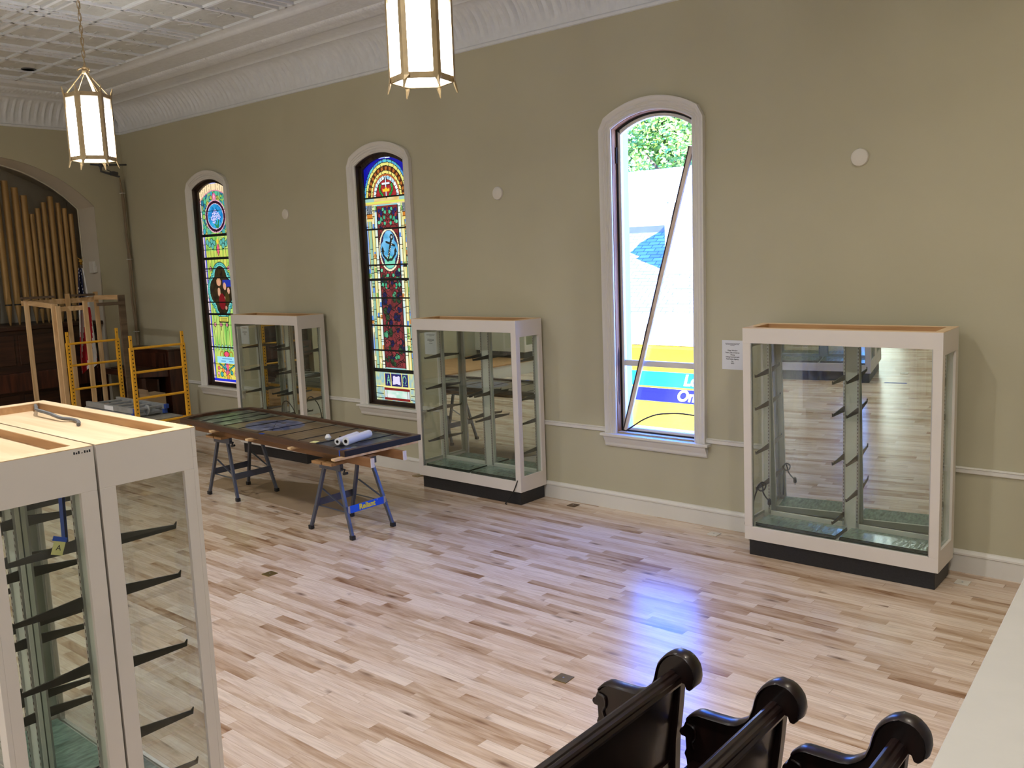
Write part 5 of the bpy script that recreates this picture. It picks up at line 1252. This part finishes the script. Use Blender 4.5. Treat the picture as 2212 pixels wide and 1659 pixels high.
# ------------------------------------------------------------------ pews
PO = [(-2.39, .02), (-2.39, .40), (-2.394, .436), (-2.405, .46), (-2.395, .485), (-2.398, .541), (-2.418, .541), (-2.43, .556), (-2.425, .572), (-2.411, .578), (-2.401, .605), (-2.388, .632), (-2.368, .653), (-2.347, .667), (-2.326, .673), (-2.264, .674), (-2.181, .677), (-2.15, .684), (-2.125, .699), (-2.103, .716), (-2.086, .737), (-2.07, .78), (-2.06, .825), (-2.05, .855), (-2.035, .878), (-2.015, .90), (-1.993, .917), (-1.961, .931), (-1.921, .927), (-1.90, .917), (-1.882, .901), (-1.867, .88), (-1.86, .855), (-1.858, .83), (-1.864, .80), (-1.877, .78), (-1.892, .764), (-1.910, .768), (-1.918, .792), (-1.936, .792), (-1.948, .661), (-1.966, .506), (-1.972, .343), (-1.972, .02)]
def pew(dx, label):
    root = empty('church_pew', (-2.1+dx, -4.8, 0)); tag(root, label, 'pew', 'dark wooden pews')
    ye = -4.40; x_ = lambda p: [(a+dx, z) for a, z in p]
    def end(y0, y1):
        e_ = MB().prism(x_(PO), 'y', y0, y1).build('end_panel', MT['pew'], root, bevel=.006)
        cap = [p for p in PO if p[1] > .60][1:-6]; path = []
        cap = [(a, z) for a, z in cap]
        m = MB(); n = len(cap); vs = []; fs = []
        w0, w1 = y0-.014, y1+.014
        ring = 8
        for i, (a, z) in enumerate(cap):
            p0 = Vector(cap[max(i-1, 0)]); p1 = Vector(cap[min(i+1, n-1)]); t = (p1-p0).normalized(); nr = Vector((-t.y, t.x))
            for k in range(ring):
                th = 2*PI*k/ring; o_ = .010*math.cos(th)*1.0; v_ = math.sin(th)
                vs.append((a+dx+nr.x*(o_-.004), (w0+w1)/2+v_*(w1-w0)/2, z+nr.y*(o_-.004)))
        for i in range(n-1): fs += [(i*ring+k, i*ring+(k+1) % ring, (i+1)*ring+(k+1) % ring, (i+1)*ring+k) for k in range(ring)]
        fs += [tuple(range(ring)), tuple(range((n-1)*ring, n*ring))]
        m.add(vs, fs); m.build('cap_moulding', MT['pew'], e_, True)
        m = MB().tube(spline([(-2.385+dx, y0-.004, .61), (-2.35+dx, y0-.006, .60), (-2.345+dx, y0-.006, .56), (-2.36+dx, y0-.006, .53), (-2.352+dx, y0-.004, .50)]), .007, 6); m.build('carved_scroll', MT['pew'], e_, True)
        MB().box(-2.36+dx, -2.0+dx, y0-.012, y1+.012, .0005, .05).build('shoe', MT['pew'], e_, bevel=.005)
    end(ye-.055, ye); end(-7.455, -7.40)
    y0, y1 = -7.40, ye-.055
    m = MB(); m.prism(x_([(-2.03, .40), (-2.005, .40), (-1.955, .80), (-1.975, .80)]), 'y', y0, y1); m.build('backrest', MT['pew'], root)
    m = MB(); m.prism(x_([(-2.000, .785), (-1.93, .785), (-1.926, .80), (-1.936, .812), (-1.936, .82), (-1.944, .828), (-1.958, .832), (-1.962, .84), (-1.976, .846), (-1.99, .84), (-1.996, .822), (-2.003, .81)]), 'y', y0, y1); m.build('top_rail', MT['pew'], root, bevel=.002)
    m = MB(); m.prism(x_([(-2.36, .415), (-2.36, .445), (-2.02, .425), (-2.02, .395)]), 'y', y0, y1); m.build('seat', MT['pew'], root, bevel=.004)
    MB().box(-2.34+dx, -2.32+dx, y0, y1, .33, .415).build('apron', MT['pew'], root)
    MB().box(-2.01+dx, -1.99+dx, y0, y1, .08, .40).build('lower_back', MT['pew'], root)
pew(0.0, 'dark wooden church pew, leftmost of the three at lower right')
pew(.482, 'dark wooden church pew, middle one of the three at lower right')
pew(.970, 'dark wooden church pew, rightmost of the three, beside the white half wall')
# ------------------------------------------------------------------ outside the bare window
MT['asphalt'] = P('pale_pavement', rgb(190, 186, 178), 0.9, var=0.06, scale=2)
MT['vanwhite'] = P('van_white_paint', rgb(232, 232, 232), 0.3, var=0.01)
MT['vanyellow'] = P('van_yellow_paint', rgb(246, 206, 20), 0.35, var=0.02)
MT['vanteal'] = P('van_teal_paint', rgb(4, 120, 190), 0.5, var=0.02)
MT['vanblue'] = P('van_blue_paint', rgb(2, 2, 190), 0.5, var=0.02)
MT['siding'] = P('white_siding', rgb(228, 228, 226), 0.6, var=0.02)
MT['paleroof'] = P('pale_metal_roof', rgb(212, 212, 210), 0.6, var=0.03)
MT['flash'] = P('roof_flashing', rgb(84, 88, 96), 0.6, var=0.1)
MT['bark'] = P('tree_bark', rgb(90, 72, 56), 0.9, var=0.2, scale=8, bump=0.4)
MT['leaf'] = P('green_leaf', rgb(120, 156, 60), 0.5, var=0.4, scale=1.4)
def shingle_material():
    m, n, b = base_mat('slate_shingles'); tc = N(n, 'ShaderNodeTexCoord'); br = N(n, 'ShaderNodeTexBrick')
    br.inputs['Scale'].default_value = 1.0; br.inputs['Brick Width'].default_value = .30; br.inputs['Row Height'].default_value = .14; br.inputs['Mortar Size'].default_value = .012
    br.inputs['Color1'].default_value = rgb(118, 118, 124)+(1,); br.inputs['Color2'].default_value = rgb(146, 146, 150)+(1,); br.inputs['Mortar'].default_value = rgb(70, 72, 78)+(1,)
    n.links.new(tc.outputs['UV'], br.inputs['Vector']); n.links.new(br.outputs[0], b.inputs['Base Color']); b.inputs['Roughness'].default_value = .85
    return m
MT['shingle'] = shingle_material()
MB().box(-60, 30, .31, 80, -1.2, -1.0).build('ground', MT['asphalt'], kind='structure')
root = empty('delivery_van', (-6.4, 5.0, -1.0)); tag(root, 'yellow delivery van with teal and blue stripes parked outside the bare window', 'van')
X0, X1 = -9.6, -3.4
MB().box(X0, X1, 4.0, 6.0, -.62, 1.29).build('body', MT['vanyellow'], root, bevel=.04)
MB().box(X0, X1, 4.02, 5.98, 1.29, 1.62).build('roof', MT['vanwhite'], root, bevel=.05)
MB().box(X0-.02, X1+.02, 3.985, 6.015, -.62, .03).build('skirt', MT['vanwhite'], root, bevel=.01)
MB().box(X0, X1, 3.992, 4.0, .675, .90).build('teal_stripe', MT['vanteal'], root)
MB().box(X0, X1, 3.992, 4.0, .44, .645).build('blue_stripe', MT['vanblue'], root)
for t, x, z in (('Lo', -6.72, .785), ('One', -6.84, .545)):
    text_mesh('lettering', t, .235, MT['vanwhite'], root, (x, 3.991, z), (1, 0, 0), (0, 0, 1), extrude=.003, align='LEFT', offset=.008, shear=.28)
for x in (X0+1.0, X1-1.1):
    for y in (4.1, 5.9):
        w = MB().lathe([(.30, -.11), (.36, -.09), (.36, .09), (.30, .11)], (x, y, -.64), 24, 'y').build('wheel', MT['tyre'], root, True)
        MB().lathe([(.19, -.115), (.19, .115)], (x, y, -.64), 16, 'y').build('hub', MT['alu'], w, True)
# neighbouring house with a shingled lower roof and a dormer
root = empty('house', (-12, 13, -1.0)); tag(root, 'neighbouring house with grey shingled roof seen through the bare window', 'house')
MB().box(-24, -2, 9.4, 18, -1.0, 1.1).build('wall', MT['siding'], root)
me = bpy.data.meshes.new('lower_roof'); 
z_e, z_t, y_e, y_t = .95, 3.27, 9.0, 12.4
v = [(-24.4, y_e, z_e), (-1.6, y_e, z_e), (-1.6, y_t, z_t), (-24.4, y_t, z_t)]
v = v+[(a, b, c_-.12) for a, b, c_ in v]
off = root.location
me.from_pydata([(a-off.x, b-off.y, c_-off.z) for a, b, c_ in v], [], [(0, 1, 2, 3), (7, 6, 5, 4), (0, 4, 5, 1), (1, 5, 6, 2), (2, 6, 7, 3), (3, 7, 4, 0)])
uv = me.uv_layers.new(name='uv')
for p in me.polygons:
    for li in p.loop_indices: q = me.vertices[me.loops[li].vertex_index].co; uv.data[li].uv = (q.x, q.y*1.21)
me.materials.append(MT['shingle']); o = bpy.data.objects.new('lower_roof', me); COL.objects.link(o); o.parent = root
MB().box(-24.4, -1.6, 12.32, 12.5, 3.2, 3.38).build('flashing', MT['flash'], root)
MB().prism([(12.4, 3.30), (16.6, 5.22), (20.8, 3.0), (20.8, 2.9), (12.4, 2.9)], 'x', -25, -1).build('upper_roof', MT['paleroof'], root)
MB().tube([(-12.8, 13.9, 4.02), (-11.9, 13.7, 4.02), (-11.9, 13.7, 4.06)], .02, 6).build('roof_wire', MT['flash'], root, True)
d = MB(); d.prism([(-11.05, 1.9), (-9.0, 1.9), (-9.0, 3.9), (-10.02, 4.9), (-11.05, 3.9)], 'y', 11.0, 12.6); d.build('dormer', MT['siding'], root)
m = MB(); m.box(-11.12, -11.0, 10.93, 11.02, 2.0, 3.45); m.build('dormer_corner', MT['siding'], root)
# trees beyond
def tree(x, y, h, r, seed, label):
    rng = random.Random(seed); root = empty('tree', (x, y, -1.0)); tag(root, label, 'tree', None)
    m = MB().tube([(x, y, -1), (x+.1, y, 2), (x, y+.1, h*.55)], [.35, .28, .16], 8)
    for k in range(7):
        a = rng.uniform(0, 2*PI); z = h*(.3+.06*k); m.tube([(x, y, z), (x+math.cos(a)*r*.5, y+math.sin(a)*r*.5, z+1.2), (x+math.cos(a)*r*.8, y+math.sin(a)*r*.8, z+1.8)], [.12, .07, .03], 6)
    m.build('trunk', MT['bark'], root, True)
    vs = []; fs = []
    cl = [(x+rng.gauss(0, r*.42), y+rng.gauss(0, r*.42), h*.62+rng.gauss(0, h*.17)) for k in range(110)]
    for k in range(26000):
        c = rng.choice(cl); p = Vector((c[0]+rng.gauss(0, .5), c[1]+rng.gauss(0, .5), c[2]+rng.gauss(0, .42)))
        u = Vector((rng.gauss(0, 1), rng.gauss(0, 1), rng.gauss(0, .6))).normalized()*.11; w_ = u.orthogonal().normalized()*.07
        n = len(vs); vs += [p-u, p-w_, p+u, p+w_]; fs.append((n, n+1, n+2, n+3))
    MB().add(vs, fs).build('foliage', MT['leaf'], root)
tree(-20.7, 28.5, 12.0, 4.6, 1, 'leafy green tree beyond the neighbouring roof, seen through the bare window')
